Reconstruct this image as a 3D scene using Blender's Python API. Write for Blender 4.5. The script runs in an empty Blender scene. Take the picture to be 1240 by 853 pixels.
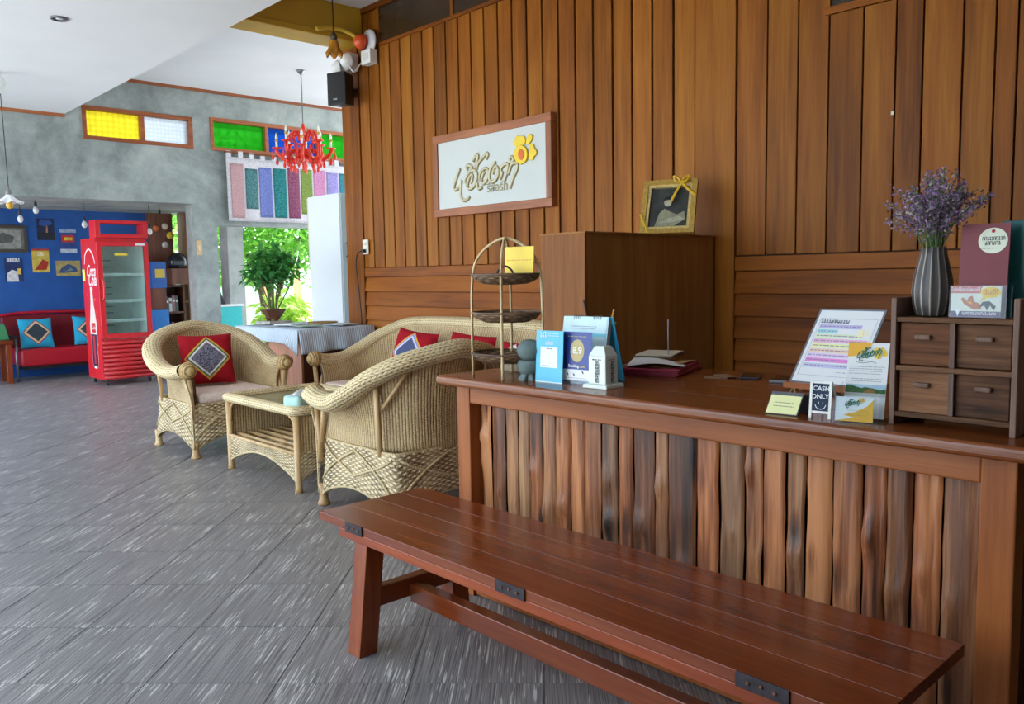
import bpy, bmesh, math, random
from mathutils import Vector, Matrix
random.seed(7)
PI = math.pi
scene = bpy.context.scene
COL = scene.collection

# ------------------------------------------------------------------ camera
F_PX, YAW, PITCH, ROLL, CAM_H = 1002.38, math.radians(46.909), math.radians(5.391), math.radians(1.0116), 1.27
_f = Vector((-math.sin(YAW)*math.cos(PITCH), math.cos(YAW)*math.cos(PITCH), -math.sin(PITCH)))
_r = Vector((math.cos(YAW), math.sin(YAW), 0)); _d = _f.cross(_r)
_r2 = math.cos(ROLL)*_r + math.sin(ROLL)*_d; _d2 = -math.sin(ROLL)*_r + math.cos(ROLL)*_d
cam_d = bpy.data.cameras.new('camera'); cam = bpy.data.objects.new('camera', cam_d); COL.objects.link(cam)
cam_d.sensor_fit = 'HORIZONTAL'; cam_d.sensor_width = 36.0; cam_d.lens = F_PX*36/1240
cam_d.clip_start = 0.05; cam_d.clip_end = 300
m3 = Matrix((_r2, -_d2, -_f)).transposed()
cam.matrix_world = Matrix.Translation((0, 0, CAM_H)) @ m3.to_4x4()
scene.camera = cam

# ------------------------------------------------------------------ sky, exposure
world = bpy.data.worlds.new('sky'); scene.world = world; world.use_nodes = True
bgn = world.node_tree.nodes['Background']
bgn.inputs[0].default_value = (0.72, 0.865, 1.0, 1); bgn.inputs[1].default_value = 2.4
vs = scene.view_settings
vs.view_transform = 'Standard'; vs.look = 'None'; vs.gamma = 1.0; vs.use_curve_mapping = False
vs.exposure = 1.1
sun_d = bpy.data.lights.new('sun', 'SUN'); sun_d.energy = 8.0; sun_d.angle = math.radians(3); sun_d.color = (0.97, 0.98, 1.0)
sun = bpy.data.objects.new('sun', sun_d); COL.objects.link(sun)
sun.rotation_euler = Vector((.62, -.30, -.95)).to_track_quat('-Z', 'Y').to_euler()

# ------------------------------------------------------------------ node helpers
def newmat(name):
    m = bpy.data.materials.new(name); m.use_nodes = True
    nt = m.node_tree; return m, nt, nt.nodes['Principled BSDF']
def nd(nt, typ, **kw):
    n = nt.nodes.new(typ)
    for k, v in kw.items():
        if k.startswith('i_'):
            key = k[2:]; key = int(key) if key.isdigit() else key
            n.inputs[key].default_value = v
        else: setattr(n, k, v)
    return n
def mth(nt, op, a, b=None):
    n = nt.nodes.new('ShaderNodeMath'); n.operation = op
    for i, x in enumerate((a, b)):
        if x is None: continue
        if isinstance(x, (int, float)): n.inputs[i].default_value = x
        else: nt.links.new(x, n.inputs[i])
    return n.outputs[0]
def ramp(nt, fac, stops):
    r = nt.nodes.new('ShaderNodeValToRGB'); el = r.color_ramp.elements
    while len(el) > 1: el.remove(el[0])
    el[0].position, el[0].color = stops[0][0], (*stops[0][1], 1)
    for p, c in stops[1:]:
        e = el.new(p); e.color = (*c, 1)
    nt.links.new(fac, r.inputs[0]); return r.outputs[0]
def bump(nt, b, h, strength=0.3, dist=0.002):
    n = nt.nodes.new('ShaderNodeBump'); n.inputs['Strength'].default_value = strength; n.inputs['Distance'].default_value = dist
    nt.links.new(h, n.inputs['Height']); nt.links.new(n.outputs[0], b.inputs['Normal'])
def srgb(r, g, b):
    f = lambda c: (c/255/12.92) if c/255 <= 0.04045 else ((c/255+0.055)/1.055)**2.4
    return (f(r), f(g), f(b))
_mc = {}
def plain(r, g, b, rough=0.6, metal=0.0, var=0.06, scale=30.0, spec=0.5, trans=0.0, emit=0.0):
    """sRGB coloured paint / print / plastic with faint mottling"""
    key = (r, g, b, rough, metal, var, scale, spec, trans, emit)
    if key in _mc: return _mc[key]
    m, nt, bs = newmat('paint_%d_%d_%d' % (r, g, b)); c = srgb(r, g, b)
    tc = nd(nt, 'ShaderNodeTexCoord'); no = nd(nt, 'ShaderNodeTexNoise', i_Scale=scale, i_Detail=3.0)
    nt.links.new(tc.outputs['Object'], no.inputs['Vector'])
    lo = tuple(x*(1-var) for x in c); hi = tuple(min(1, x*(1+var)) for x in c)
    nt.links.new(ramp(nt, no.outputs[0], [(0.3, lo), (0.7, hi)]), bs.inputs['Base Color'])
    bs.inputs['Roughness'].default_value = rough; bs.inputs['Metallic'].default_value = metal
    bs.inputs['Specular IOR Level'].default_value = spec
    bs.inputs['Transmission Weight'].default_value = trans
    if emit: bs.inputs['Emission Color'].default_value = (*c, 1); bs.inputs['Emission Strength'].default_value = emit
    _mc[key] = m; return m
def wood(name, dark, mid, light, axis=0, rough=0.42, scale=1.0, bstr=0.25, rnd=0.25, spec=0.45, knots=0.0, slab=False):
    """grain runs along the object's local axis; each board is shifted and tinted by its object colour / random"""
    m, nt, bs = newmat(name)
    tc = nd(nt, 'ShaderNodeTexCoord'); oi = nd(nt, 'ShaderNodeObjectInfo')
    off = nt.nodes.new('ShaderNodeVectorMath'); off.operation = 'MULTIPLY_ADD'
    cmb = nd(nt, 'ShaderNodeCombineXYZ')
    for i in range(3): nt.links.new(mth(nt, 'MULTIPLY', oi.outputs['Random'], 7.3+11.7*i), cmb.inputs[i])
    nt.links.new(tc.outputs['Object'], off.inputs[0]); off.inputs[1].default_value = (1, 1, 1); nt.links.new(cmb.outputs[0], off.inputs[2])
    def grain(sl, sc, det):
        mp = nd(nt, 'ShaderNodeMapping'); s = [sc]*3; s[axis] = sl; mp.inputs['Scale'].default_value = s
        nt.links.new(off.outputs[0], mp.inputs['Vector'])
        no = nd(nt, 'ShaderNodeTexNoise', i_Scale=1.0, i_Detail=det, i_Distortion=0.6)
        nt.links.new(mp.outputs[0], no.inputs['Vector']); return no.outputs[0]
    g1 = grain(1.6*scale, 22*scale, 5.0); g2 = grain(5*scale, 130*scale, 3.0); g3 = grain(0.9*scale, 3.5*scale, 2.0)
    f = mth(nt, 'ADD', mth(nt, 'MULTIPLY', g1, 0.5), mth(nt, 'ADD', mth(nt, 'MULTIPLY', g2, 0.22), mth(nt, 'MULTIPLY', g3, 0.32)))
    f = mth(nt, 'ADD', f, mth(nt, 'MULTIPLY', mth(nt, 'SUBTRACT', oi.outputs['Random'], 0.5), rnd))
    if slab:
        mp = nd(nt, 'ShaderNodeMapping'); mp.inputs['Scale'].default_value = (13, 13, 3.2); nt.links.new(off.outputs[0], mp.inputs['Vector'])
        vo = nd(nt, 'ShaderNodeTexVoronoi', i_Scale=1.0); nt.links.new(mp.outputs[0], vo.inputs['Vector'])
        kn = mth(nt, 'MULTIPLY', mth(nt, 'MAXIMUM', mth(nt, 'SUBTRACT', .26, vo.outputs['Distance']), 0.0), 1.4)
        f = mth(nt, 'SUBTRACT', mth(nt, 'ADD', mth(nt, 'MULTIPLY', mth(nt, 'SUBTRACT', f, .5), 1.5), .52), kn)
        col = ramp(nt, f, [(0.22, dark), (0.42, tuple((a*1.2+b)/2.4 for a, b in zip(dark, mid))), (0.54, mid), (0.74, light)])
    else: col = ramp(nt, f, [(0.30, dark), (0.52, mid), (0.74, light)])
    mx = nd(nt, 'ShaderNodeMix', data_type='RGBA', blend_type='MULTIPLY'); mx.inputs[0].default_value = 1.0
    nt.links.new(col, mx.inputs[6]); nt.links.new(oi.outputs['Color'], mx.inputs[7])
    nt.links.new(mx.outputs[2], bs.inputs['Base Color'])
    bs.inputs['Roughness'].default_value = rough; bs.inputs['Specular IOR Level'].default_value = spec
    bump(nt, bs, g2 if knots == 0 else mth(nt, 'ADD', g2, mth(nt, 'MULTIPLY', g1, knots)), bstr, 0.002)
    return m
def weave(name, p, q, dark, mid, light, chevron=False, rough=0.55, bstr=0.9, dist=0.004, ribs=False):
    """basket weave on UV in metres: p = pitch along u (stakes), q = pitch along v (strands)"""
    m, nt, bs = newmat(name)
    tc = nd(nt, 'ShaderNodeTexCoord'); sp = nd(nt, 'ShaderNodeSeparateXYZ'); nt.links.new(tc.outputs['UV'], sp.inputs[0])
    U = mth(nt, 'DIVIDE', sp.outputs[0], p); V = mth(nt, 'DIVIDE', sp.outputs[1], q)
    row = mth(nt, 'FLOOR', V)
    rowh = mth(nt, 'ABSOLUTE', mth(nt, 'SINE', mth(nt, 'MULTIPLY', V, PI)))
    if chevron:
        sgn = mth(nt, 'SUBTRACT', mth(nt, 'MULTIPLY', mth(nt, 'ABSOLUTE', mth(nt, 'MODULO', row, 2.0)), 2.0), 1.0)
        ph = mth(nt, 'ADD', U, mth(nt, 'MULTIPLY', mth(nt, 'FRACT', V), sgn))
        st = mth(nt, 'ABSOLUTE', mth(nt, 'SINE', mth(nt, 'MULTIPLY', ph, PI)))
        h = mth(nt, 'MULTIPLY', mth(nt, 'POWER', rowh, 0.5), mth(nt, 'POWER', st, 0.5))
    else:
        w = mth(nt, 'SINE', mth(nt, 'MULTIPLY', mth(nt, 'ADD', U, row), PI))
        ow = mth(nt, 'ADD', 0.55, mth(nt, 'MULTIPLY', w, 0.45))
        rib = mth(nt, 'ABSOLUTE', mth(nt, 'SINE', mth(nt, 'MULTIPLY', U, PI)))
        if ribs: h = mth(nt, 'MULTIPLY', mth(nt, 'POWER', rib, 0.7), mth(nt, 'ADD', 0.55, mth(nt, 'MULTIPLY', mth(nt, 'MULTIPLY', rowh, ow), 0.45)))
        else: h = mth(nt, 'MULTIPLY', mth(nt, 'MULTIPLY', mth(nt, 'POWER', rowh, 0.6), ow), mth(nt, 'ADD', 0.45, mth(nt, 'MULTIPLY', rib, 0.55)))
    no = nd(nt, 'ShaderNodeTexNoise', i_Scale=6.0, i_Detail=4.0); nt.links.new(tc.outputs['Object'], no.inputs['Vector'])
    no2 = nd(nt, 'ShaderNodeTexNoise', i_Scale=90.0, i_Detail=2.0); nt.links.new(tc.outputs['Object'], no2.inputs['Vector'])
    var = mth(nt, 'MULTIPLY', mth(nt, 'SUBTRACT', mth(nt, 'ADD', no.outputs[0], no2.outputs[0]), 1.0), 0.7)
    f = mth(nt, 'ADD', h, var)
    nt.links.new(ramp(nt, f, [(0.0, dark), (0.28, mid), (0.75, light)]), bs.inputs['Base Color'])
    bs.inputs['Roughness'].default_value = rough
    bump(nt, bs, h, bstr, dist); return m
def cloth(name, c1, c2, rough=0.9, scale=400.0, stripes=None):
    m, nt, bs = newmat(name); tc = nd(nt, 'ShaderNodeTexCoord')
    no = nd(nt, 'ShaderNodeTexNoise', i_Scale=scale, i_Detail=2.0); nt.links.new(tc.outputs['Object'], no.inputs['Vector'])
    f = no.outputs[0]
    if stripes:
        sp = nd(nt, 'ShaderNodeSeparateXYZ'); nt.links.new(tc.outputs['UV'], sp.inputs[0])
        f = mth(nt, 'ADD', mth(nt, 'MULTIPLY', f, 0.3), mth(nt, 'MULTIPLY', mth(nt, 'ADD', mth(nt, 'SINE', mth(nt, 'MULTIPLY', sp.outputs[0], 2*PI/stripes)), 1.0), 0.35))
    nt.links.new(ramp(nt, f, [(0.35, c1), (0.65, c2)]), bs.inputs['Base Color'])
    bs.inputs['Roughness'].default_value = rough; bs.inputs['Specular IOR Level'].default_value = 0.2
    bump(nt, bs, no.outputs[0], 0.2, 0.001); return m
def glassy(name, col, rough=0.05, alpha=0.25):
    """thin pane: mostly see-through with a glossy coat"""
    m = bpy.data.materials.new(name); m.use_nodes = True; nt = m.node_tree
    nt.nodes.remove(nt.nodes['Principled BSDF']); out = nt.nodes['Material Output']
    t = nd(nt, 'ShaderNodeBsdfTransparent'); t.inputs[0].default_value = (*col, 1)
    g = nd(nt, 'ShaderNodeBsdfGlossy'); g.inputs['Roughness'].default_value = rough
    mx = nd(nt, 'ShaderNodeMixShader'); mx.inputs[0].default_value = alpha
    nt.links.new(t.outputs[0], mx.inputs[1]); nt.links.new(g.outputs[0], mx.inputs[2]); nt.links.new(mx.outputs[0], out.inputs[0])
    return m
def frosted(name, col, scale=30.0, pattern=True):
    """patterned coloured window glass that lets daylight through"""
    m = bpy.data.materials.new(name); m.use_nodes = True; nt = m.node_tree
    nt.nodes.remove(nt.nodes['Principled BSDF']); out = nt.nodes['Material Output']
    t = nd(nt, 'ShaderNodeBsdfTranslucent'); t2 = nd(nt, 'ShaderNodeBsdfTransparent'); col = tuple(min(.95, x*1.0) for x in col)
    tc = nd(nt, 'ShaderNodeTexCoord')
    no = nd(nt, 'ShaderNodeTexVoronoi', i_Scale=scale); no.inputs['Randomness'].default_value = 0.15
    nt.links.new(tc.outputs['Object'], no.inputs['Vector'])
    c = ramp(nt, no.outputs['Distance'], [(0.1, col), (0.6, tuple(x*0.75 for x in col))])
    nt.links.new(c, t.inputs[0]); nt.links.new(c, t2.inputs[0])
    mx = nd(nt, 'ShaderNodeMixShader'); mx.inputs[0].default_value = 0.45
    nt.links.new(t.outputs[0], mx.inputs[1]); nt.links.new(t2.outputs[0], mx.inputs[2]); nt.links.new(mx.outputs[0], out.inputs[0])
    return m
def leafmat(name, c1, c2, c3):
    m, nt, bs = newmat(name); ge = nd(nt, 'ShaderNodeNewGeometry')
    nt.links.new(ramp(nt, ge.outputs['Random Per Island'], [(0.0, c1), (0.5, c2), (1.0, c3)]), bs.inputs['Base Color'])
    bs.inputs['Roughness'].default_value = 0.4
    tr = nd(nt, 'ShaderNodeBsdfTranslucent'); tr.inputs[0].default_value = (c3[0]*1.3, min(1, c3[1]*1.5), c3[2], 1)
    mx = nd(nt, 'ShaderNodeMixShader'); mx.inputs[0].default_value = 0.35
    out = nt.nodes['Material Output']; nt.links.new(bs.outputs[0], mx.inputs[1]); nt.links.new(tr.outputs[0], mx.inputs[2]); nt.links.new(mx.outputs[0], out.inputs[0])
    return m

# ------------------------------------------------------------------ mesh helpers
class MB:
    def __init__(s): s.v = []; s.f = []; s.uv = []
    def face(s, idx, uv=None): s.f.append(tuple(idx)); s.uv.append(uv)
    def box(s, cx, cy, cz, sx, sy, sz, M=None):
        b = len(s.v); 
        for dz in (-.5, .5):
            for dx, dy in ((-.5, -.5), (.5, -.5), (.5, .5), (-.5, .5)):
                p = Vector((cx+dx*sx, cy+dy*sy, cz+dz*sz)); s.v.append(M @ p if M else p)
        for q in ((0, 3, 2, 1), (4, 5, 6, 7), (0, 1, 5, 4), (1, 2, 6, 5), (2, 3, 7, 6), (3, 0, 4, 7)): s.face([b+i for i in q])
        return s
    def bb(s, x0, x1, y0, y1, z0, z1): return s.box((x0+x1)/2, (y0+y1)/2, (z0+z1)/2, x1-x0, y1-y0, z1-z0)
    def hexa(s, bottom, top):
        b = len(s.v); s.v += [Vector(p) for p in bottom] + [Vector(p) for p in top]; n = len(bottom)
        s.face([b+i for i in reversed(range(n))]); s.face([b+n+i for i in range(n)])
        for i in range(n): j = (i+1) % n; s.face((b+i, b+j, b+n+j, b+n+i))
        return s
    def bar(s, p0, p1, w, h, up=(0, 0, 1)):
        p0, p1 = Vector(p0), Vector(p1); d = (p1-p0).normalized(); side = d.cross(Vector(up)).normalized(); u = side.cross(d)
        def ring(p): return [p - side*w/2 - u*h/2, p + side*w/2 - u*h/2, p + side*w/2 + u*h/2, p - side*w/2 + u*h/2]
        return s.hexa(ring(p0), ring(p1))
    def tube(s, pts, r, n=8, closed=False, flat=1.0, upv=None):
        pts = [Vector(p) for p in pts]; N = len(pts); b = len(s.v)
        rs = r if isinstance(r, (list, tuple)) else [r]*N
        prev = None; L = 0
        for i, p in enumerate(pts):
            if closed: t = (pts[(i+1) % N]-pts[i-1])
            else: t = pts[min(i+1, N-1)]-pts[max(i-1, 0)]
            if t.length < 1e-9: t = Vector((0, 0, 1))
            t.normalize()
            ref = Vector(upv) if upv else (prev if prev is not None else (Vector((0, 0, 1)) if abs(t.z) < .9 else Vector((1, 0, 0))))
            a = ref - t*ref.dot(t)
            if a.length < 1e-6: a = t.orthogonal()
            a.normalize(); prev = a; c = t.cross(a)
            for k in range(n):
                th = 2*PI*k/n; s.v.append(p + (a*math.cos(th)*flat + c*math.sin(th))*rs[i])
        Ls = [0]
        for i in range(1, N): Ls.append(Ls[-1] + (pts[i]-pts[i-1]).length)
        for i in range(N if closed else N-1):
            j = (i+1) % N
            for k in range(n):
                k2 = (k+1) % n; c0 = 2*PI*rs[i]/n
                l1 = Ls[j] if j else Ls[-1]+.01
                s.face((b+i*n+k, b+i*n+k2, b+j*n+k2, b+j*n+k), ((Ls[i], k*c0), (Ls[i], (k+1)*c0), (l1, (k+1)*c0), (l1, k*c0)))
        if not closed:
            s.face([b+k for k in reversed(range(n))]); s.face([b+(N-1)*n+k for k in range(n)])
        return s
    def lathe(s, prof, n=20, o=(0, 0, 0), cap=True, sx=1.0, sy=1.0):
        b = len(s.v); o = Vector(o)
        for r, z in prof:
            for k in range(n): s.v.append(o + Vector((r*sx*math.cos(2*PI*k/n), r*sy*math.sin(2*PI*k/n), z)))
        for i in range(len(prof)-1):
            for k in range(n):
                k2 = (k+1) % n; R = max(prof[i][0], .01)
                s.face((b+i*n+k, b+i*n+k2, b+(i+1)*n+k2, b+(i+1)*n+k), tuple((2*PI*R*kk/n, zz) for kk, zz in ((k, prof[i][1]), (k+1, prof[i][1]), (k+1, prof[i+1][1]), (k, prof[i+1][1]))))
        if cap:
            s.face([b+k for k in reversed(range(n))]); e = b+(len(prof)-1)*n; s.face([e+k for k in range(n)])
        return s
    def grid(s, fn, nu, nv, uvf=None, wrapu=False):
        b = len(s.v); W = nu if wrapu else nu+1
        for j in range(nv+1):
            for i in range(W): s.v.append(Vector(fn(i/nu, j/nv)))
        for j in range(nv):
            for i in range(nu):
                i2 = (i+1) % W if wrapu else i+1
                uv = None
                if uvf: uv = (uvf(i/nu, j/nv), uvf((i+1)/nu, j/nv), uvf((i+1)/nu, (j+1)/nv), uvf(i/nu, (j+1)/nv))
                s.face((b+j*W+i, b+j*W+i2, b+(j+1)*W+i2, b+(j+1)*W+i), uv)
        return s
    def prism(s, pts, z0, z1):
        return s.hexa([(x, y, z0) for x, y in pts], [(x, y, z1) for x, y in pts])
    def mesh(s, name, smooth=False):
        me = bpy.data.meshes.new(name); me.from_pydata([tuple(v) for v in s.v], [], s.f)
        if any(u is not None for u in s.uv):
            lay = me.uv_layers.new(name='UVMap'); k = 0
            for fi, u in enumerate(s.uv):
                for li in range(len(s.f[fi])):
                    if u is not None: lay.data[k].uv = u[li]
                    k += 1
        if smooth:
            for p in me.polygons: p.use_smooth = True
        me.update(); return me
    def build(s, name, m, parent=None, smooth=False, bevel=0.0, solid=0.0, sub=0, loc=None, rot=None, seg=2):
        o = bpy.data.objects.new(name, s.mesh(name, smooth)); COL.objects.link(o)
        if m: o.data.materials.append(m)
        if parent: o.parent = parent
        if loc: o.location = loc
        if rot: o.rotation_euler = rot
        if solid: md = o.modifiers.new('solid', 'SOLIDIFY'); md.thickness = solid; md.offset = 0
        if bevel:
            md = o.modifiers.new('bevel', 'BEVEL'); md.width = bevel; md.segments = seg; md.limit_method = 'ANGLE'; md.angle_limit = math.radians(40)
        if sub: md = o.modifiers.new('sub', 'SUBSURF'); md.levels = sub; md.render_levels = sub
        return o
def tag(o, label, cat, group=None, kind=None):
    o['label'] = label; o['category'] = cat
    if group: o['group'] = group
    if kind: o['kind'] = kind
    return o
def thing(name, label, cat, loc=(0, 0, 0), rotz=0.0, group=None):
    o = bpy.data.objects.new(name, None); COL.objects.link(o); o.empty_display_size = .1
    o.location = loc; o.rotation_euler = (0, 0, rotz); return tag(o, label, cat, group)
def struct(o, label=None):
    o['kind'] = 'structure'
    if label: o['label'] = label
    return o
def dup(o, parent=None):
    c = o.copy(); COL.objects.link(c); c.parent = parent
    for ch in list(o.children): dup(ch, c)
    return c
def tint(o, c): o.color = (c[0], c[1], c[2], 1); return o
def crom(P, n=8, closed=False):
    """Catmull-Rom through 3-D points"""
    P = [Vector(p) for p in P]; out = []; N = len(P)
    for i in range(N if closed else N-1):
        p0 = P[(i-1) % N] if closed or i > 0 else P[0]*2-P[1]
        p1, p2 = P[i], P[(i+1) % N]
        p3 = P[(i+2) % N] if closed or i+2 < N else P[-1]*2-P[-2]
        for k in range(n):
            t = k/n
            out.append(.5*((2*p1)+(p2-p0)*t+(2*p0-5*p1+4*p2-p3)*t*t+(3*p1-p0-3*p2+p3)*t**3))
    if not closed: out.append(P[-1])
    return out
def resamp(P, n):
    L = [0]
    for a, b in zip(P, P[1:]): L.append(L[-1]+(b-a).length)
    out = []; j = 0
    for i in range(n+1):
        d = L[-1]*i/n
        while j < len(P)-2 and L[j+1] < d: j += 1
        t = (d-L[j])/max(1e-9, L[j+1]-L[j]); out.append(P[j].lerp(P[j+1], t))
    return out, L[-1]
class Panel:
    """flat printed face: u to the right, v up, n out of the sheet; M is local to the parent"""
    def __init__(s, parent, M): s.p = parent; s.M = M
    def _put(s, mb, name, m, lay):
        o = mb.build(name, m, s.p); o.matrix_local = s.M @ Matrix.Translation((0, 0, lay*0.0005)); return o
    def rect(s, u0, v0, u1, v1, m, name='print', lay=1):
        return s._put(MB().prism([(u0, v0), (u1, v0), (u1, v1), (u0, v1)], 0, .0003), name, m, lay)
    def poly(s, pts, m, name='print', lay=1): return s._put(MB().prism(pts, 0, .0003), name, m, lay)
    def disc(s, u, v, r, m, name='print', lay=1, ry=None, n=24):
        ry = ry or r
        return s.poly([(u+r*math.cos(2*PI*k/n), v+ry*math.sin(2*PI*k/n)) for k in range(n)], m, name, lay)
    def lines(s, u0, u1, vs, m, t=.0012, name='text_line', lay=2, jag=.25):
        mb = MB()
        for v in vs:
            u = u0
            while u < u1-.002:
                w = random.uniform(.006, .02)*max(.4, (u1-u0)/.15); e = min(u+w, u1)
                mb.prism([(u, v-t/2), (e, v-t/2), (e, v+t/2), (u, v+t/2)], 0, .0003); u = e + t*1.3
            u1 -= random.random()*jag*(u1-u0)*.2
        return s._put(mb, name, m, lay)
    def text(s, body, u, v, size, m, name='lettering', lay=2, align='CENTER', shear=0.0, sx=1.0, rot=0.0, bold=0.0):
        o = textmesh(body, size, m, name, align, shear, bold); o.parent = s.p
        o.matrix_local = s.M @ Matrix.Translation((u, v, lay*.0005)) @ Matrix.Rotation(rot, 4, 'Z') @ Matrix.Diagonal((sx, 1, 1, 1)); return o
    def scribble(s, u0, u1, v, h, m, name='lettering', lay=2, seed=1, w=None):
        """lettering too small to read: a row of uneven looped pen marks"""
        rr_ = random.Random(seed); u = u0; mb = MB(); w = w or h*.16
        while u < u1-h*.3:
            k = rr_.uniform(.45, .8)*h; t = rr_.choice((0, 1, 2))
            P = {0: [(0, .0), (.05, .9), (.55, 1), (.8, .5), (.75, 0)], 1: [(.3, .45), (.05, .3), (.15, .05), (.5, .0), (.55, .6), (.5, 1)], 2: [(0, .8), (.4, 1), (.5, .5), (.2, .1), (.6, .0), (.85, .3)]}[t]
            Q = crom([(u+a*k, v+(b-.5)*h, 0) for a, b in P], 3)
            for a, b in zip(Q, Q[1:]):
                d = (b-a).normalized(); n = Vector((-d.y, d.x, 0))*w/2
                mb.hexa([a-n, b-n, b+n, a+n], [x+Vector((0, 0, .0003)) for x in (a-n, b-n, b+n, a+n)])
            u += k*.9+h*.12
        return s._put(mb, name, m, lay)
    def stroke(s, pts, w, m, name='print', lay=2, n=6):
        P = crom([(a, b, 0) for a, b in pts], n); mb = MB(); L = []; R = []
        for i, p in enumerate(P):
            t = (P[min(i+1, len(P)-1)]-P[max(i-1, 0)]).normalized(); q = Vector((-t.y, t.x, 0))*w/2
            L.append(p+q); R.append(p-q)
        for i in range(len(P)-1): mb.hexa([R[i], R[i+1], L[i+1], L[i]], [x+Vector((0, 0, .0004)) for x in (R[i], R[i+1], L[i+1], L[i])])
        return s._put(mb, name, m, lay)
def textmesh(body, size, m, name, align='CENTER', shear=0.0, bold=0.0, extrude=0.0002):
    cu = bpy.data.curves.new('t', 'FONT'); cu.body = body; cu.size = size; cu.align_x = align; cu.align_y = 'CENTER'
    cu.extrude = extrude; cu.shear = shear; cu.resolution_u = 3; cu.offset = bold
    t = bpy.data.objects.new('t', cu); COL.objects.link(t)
    dg = bpy.context.evaluated_depsgraph_get(); me = bpy.data.meshes.new_from_object(t.evaluated_get(dg))
    bpy.data.objects.remove(t); bpy.data.curves.remove(cu)
    me.name = name; me.materials.clear(); me.materials.append(m)
    o = bpy.data.objects.new(name, me); COL.objects.link(o); return o
def PM(o, yaw=0.0, lean=0.0):
    """panel matrix: origin o, facing -Y turned by yaw about Z, leaning back by lean"""
    u = Vector((math.cos(yaw), math.sin(yaw), 0)); n0 = Vector((math.sin(yaw), -math.cos(yaw), 0))
    v = Vector((0, 0, math.cos(lean))) - n0*math.sin(lean); n = u.cross(v)
    M = Matrix((u, v, n)).transposed().to_4x4(); M.translation = Vector(o); return M
def PX(o):   # facing +X : u = +Y, v = +Z
    M = Matrix(((0, 1, 0), (0, 0, 1), (1, 0, 0))).transposed().to_4x4(); M.translation = Vector(o); return M

# ------------------------------------------------------------------ shared materials
W_WALL = wood('wall_teak', srgb(88, 44, 8), srgb(143, 82, 18), srgb(174, 112, 34), axis=2, rough=0.5, rnd=0.12, scale=.6, spec=.18)
W_WALLH = wood('wall_teak_cross', srgb(92, 44, 7), srgb(142, 77, 16), srgb(164, 97, 26), axis=0, rough=0.5, rnd=0.14, scale=.8, spec=.18)
W_CTR = wood('counter_teak', srgb(116, 58, 22), srgb(150, 82, 36), srgb(172, 102, 52), axis=0, rough=0.38, rnd=0.06, spec=.3)
W_CTRV = wood('counter_teak_upright', srgb(116, 58, 22), srgb(150, 82, 36), srgb(172, 102, 52), axis=2, rough=0.4, rnd=0.06, spec=.3)
W_TOP = wood('counter_top_teak', srgb(86, 42, 16), srgb(118, 60, 26), srgb(142, 80, 38), axis=0, rough=0.25, rnd=0.06)
W_LIVE = wood('rough_slab_wood', srgb(34, 22, 18), srgb(136, 86, 54), srgb(190, 138, 94), axis=2, rough=0.36, rnd=0.2, spec=.4, bstr=0.6, knots=1.5, scale=1.0, slab=True)
W_BENCH = wood('bench_red_wood', srgb(88, 34, 12), srgb(116, 50, 18), srgb(136, 66, 26), axis=0, rough=0.2, rnd=0.06, spec=.5, bstr=.06)
W_BENCHV = wood('bench_red_wood_upright', srgb(100, 40, 14), srgb(130, 58, 22), srgb(150, 76, 32), axis=2, rough=0.25, rnd=0.06, spec=.5, bstr=.08)
W_BENCHY = wood('bench_red_wood_cross', srgb(100, 40, 14), srgb(130, 58, 22), srgb(150, 76, 32), axis=1, rough=0.25, rnd=0.06, spec=.5, bstr=.08)
W_OLD = wood('weathered_box_wood', srgb(50, 32, 20), srgb(106, 72, 48), srgb(146, 106, 76), axis=0, rough=0.6, rnd=0.2, bstr=.6, scale=2.2, spec=.2)
W_CAB = wood('cabinet_wood', srgb(96, 54, 20), srgb(136, 82, 34), srgb(158, 102, 48), axis=2, rough=0.5, rnd=0.05, spec=.2)
W_CABD = wood('cabinet_side_board', srgb(132, 86, 42), srgb(158, 106, 56), srgb(172, 120, 66), axis=2, rough=0.55, rnd=0.05, bstr=.1, spec=.2)
W_FRAME = wood('window_frame_wood', srgb(100, 50, 24), srgb(150, 80, 42), srgb(176, 104, 60), axis=1, rough=0.5)
CANE = wood('cane_pole', srgb(150, 112, 70), srgb(196, 160, 110), srgb(224, 194, 146), axis=2, rough=0.4, rnd=.1, bstr=.1)
BAMB = wood('bamboo_split', srgb(168, 136, 88), srgb(206, 178, 128), srgb(226, 204, 160), axis=2, rough=0.4, rnd=.1, bstr=.1)
WHITE = plain(232, 234, 236, .5); BLACK = plain(22, 22, 24, .4)

# ------------------------------------------------------------------ the setting
def concrete(name, c1, c2, c3):
    m, nt, bs = newmat(name); tc = nd(nt, 'ShaderNodeTexCoord')
    a = nd(nt, 'ShaderNodeTexNoise', i_Scale=1.3, i_Detail=8.0, i_Roughness=0.62, i_Distortion=0.8)
    b = nd(nt, 'ShaderNodeTexNoise', i_Scale=9.0, i_Detail=6.0, i_Roughness=0.7)
    for n in (a, b): nt.links.new(tc.outputs['Object'], n.inputs['Vector'])
    f = mth(nt, 'ADD', mth(nt, 'MULTIPLY', a.outputs[0], .7), mth(nt, 'MULTIPLY', b.outputs[0], .3))
    nt.links.new(ramp(nt, f, [(0.34, c1), (0.5, c2), (0.64, c3)]), bs.inputs['Base Color'])
    bs.inputs['Roughness'].default_value = 0.75; bump(nt, bs, b.outputs[0], .25, .004); return m
CONC = concrete('grey_concrete', srgb(112, 119, 117), srgb(150, 157, 154), srgb(176, 181, 176))
CONC2 = concrete('pale_concrete', srgb(146, 150, 146), srgb(178, 182, 178), srgb(200, 202, 198))
CEIL = plain(240, 242, 246, .8, var=.02, scale=2); YEL = plain(196, 156, 40, .55, var=.08, scale=4)
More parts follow.
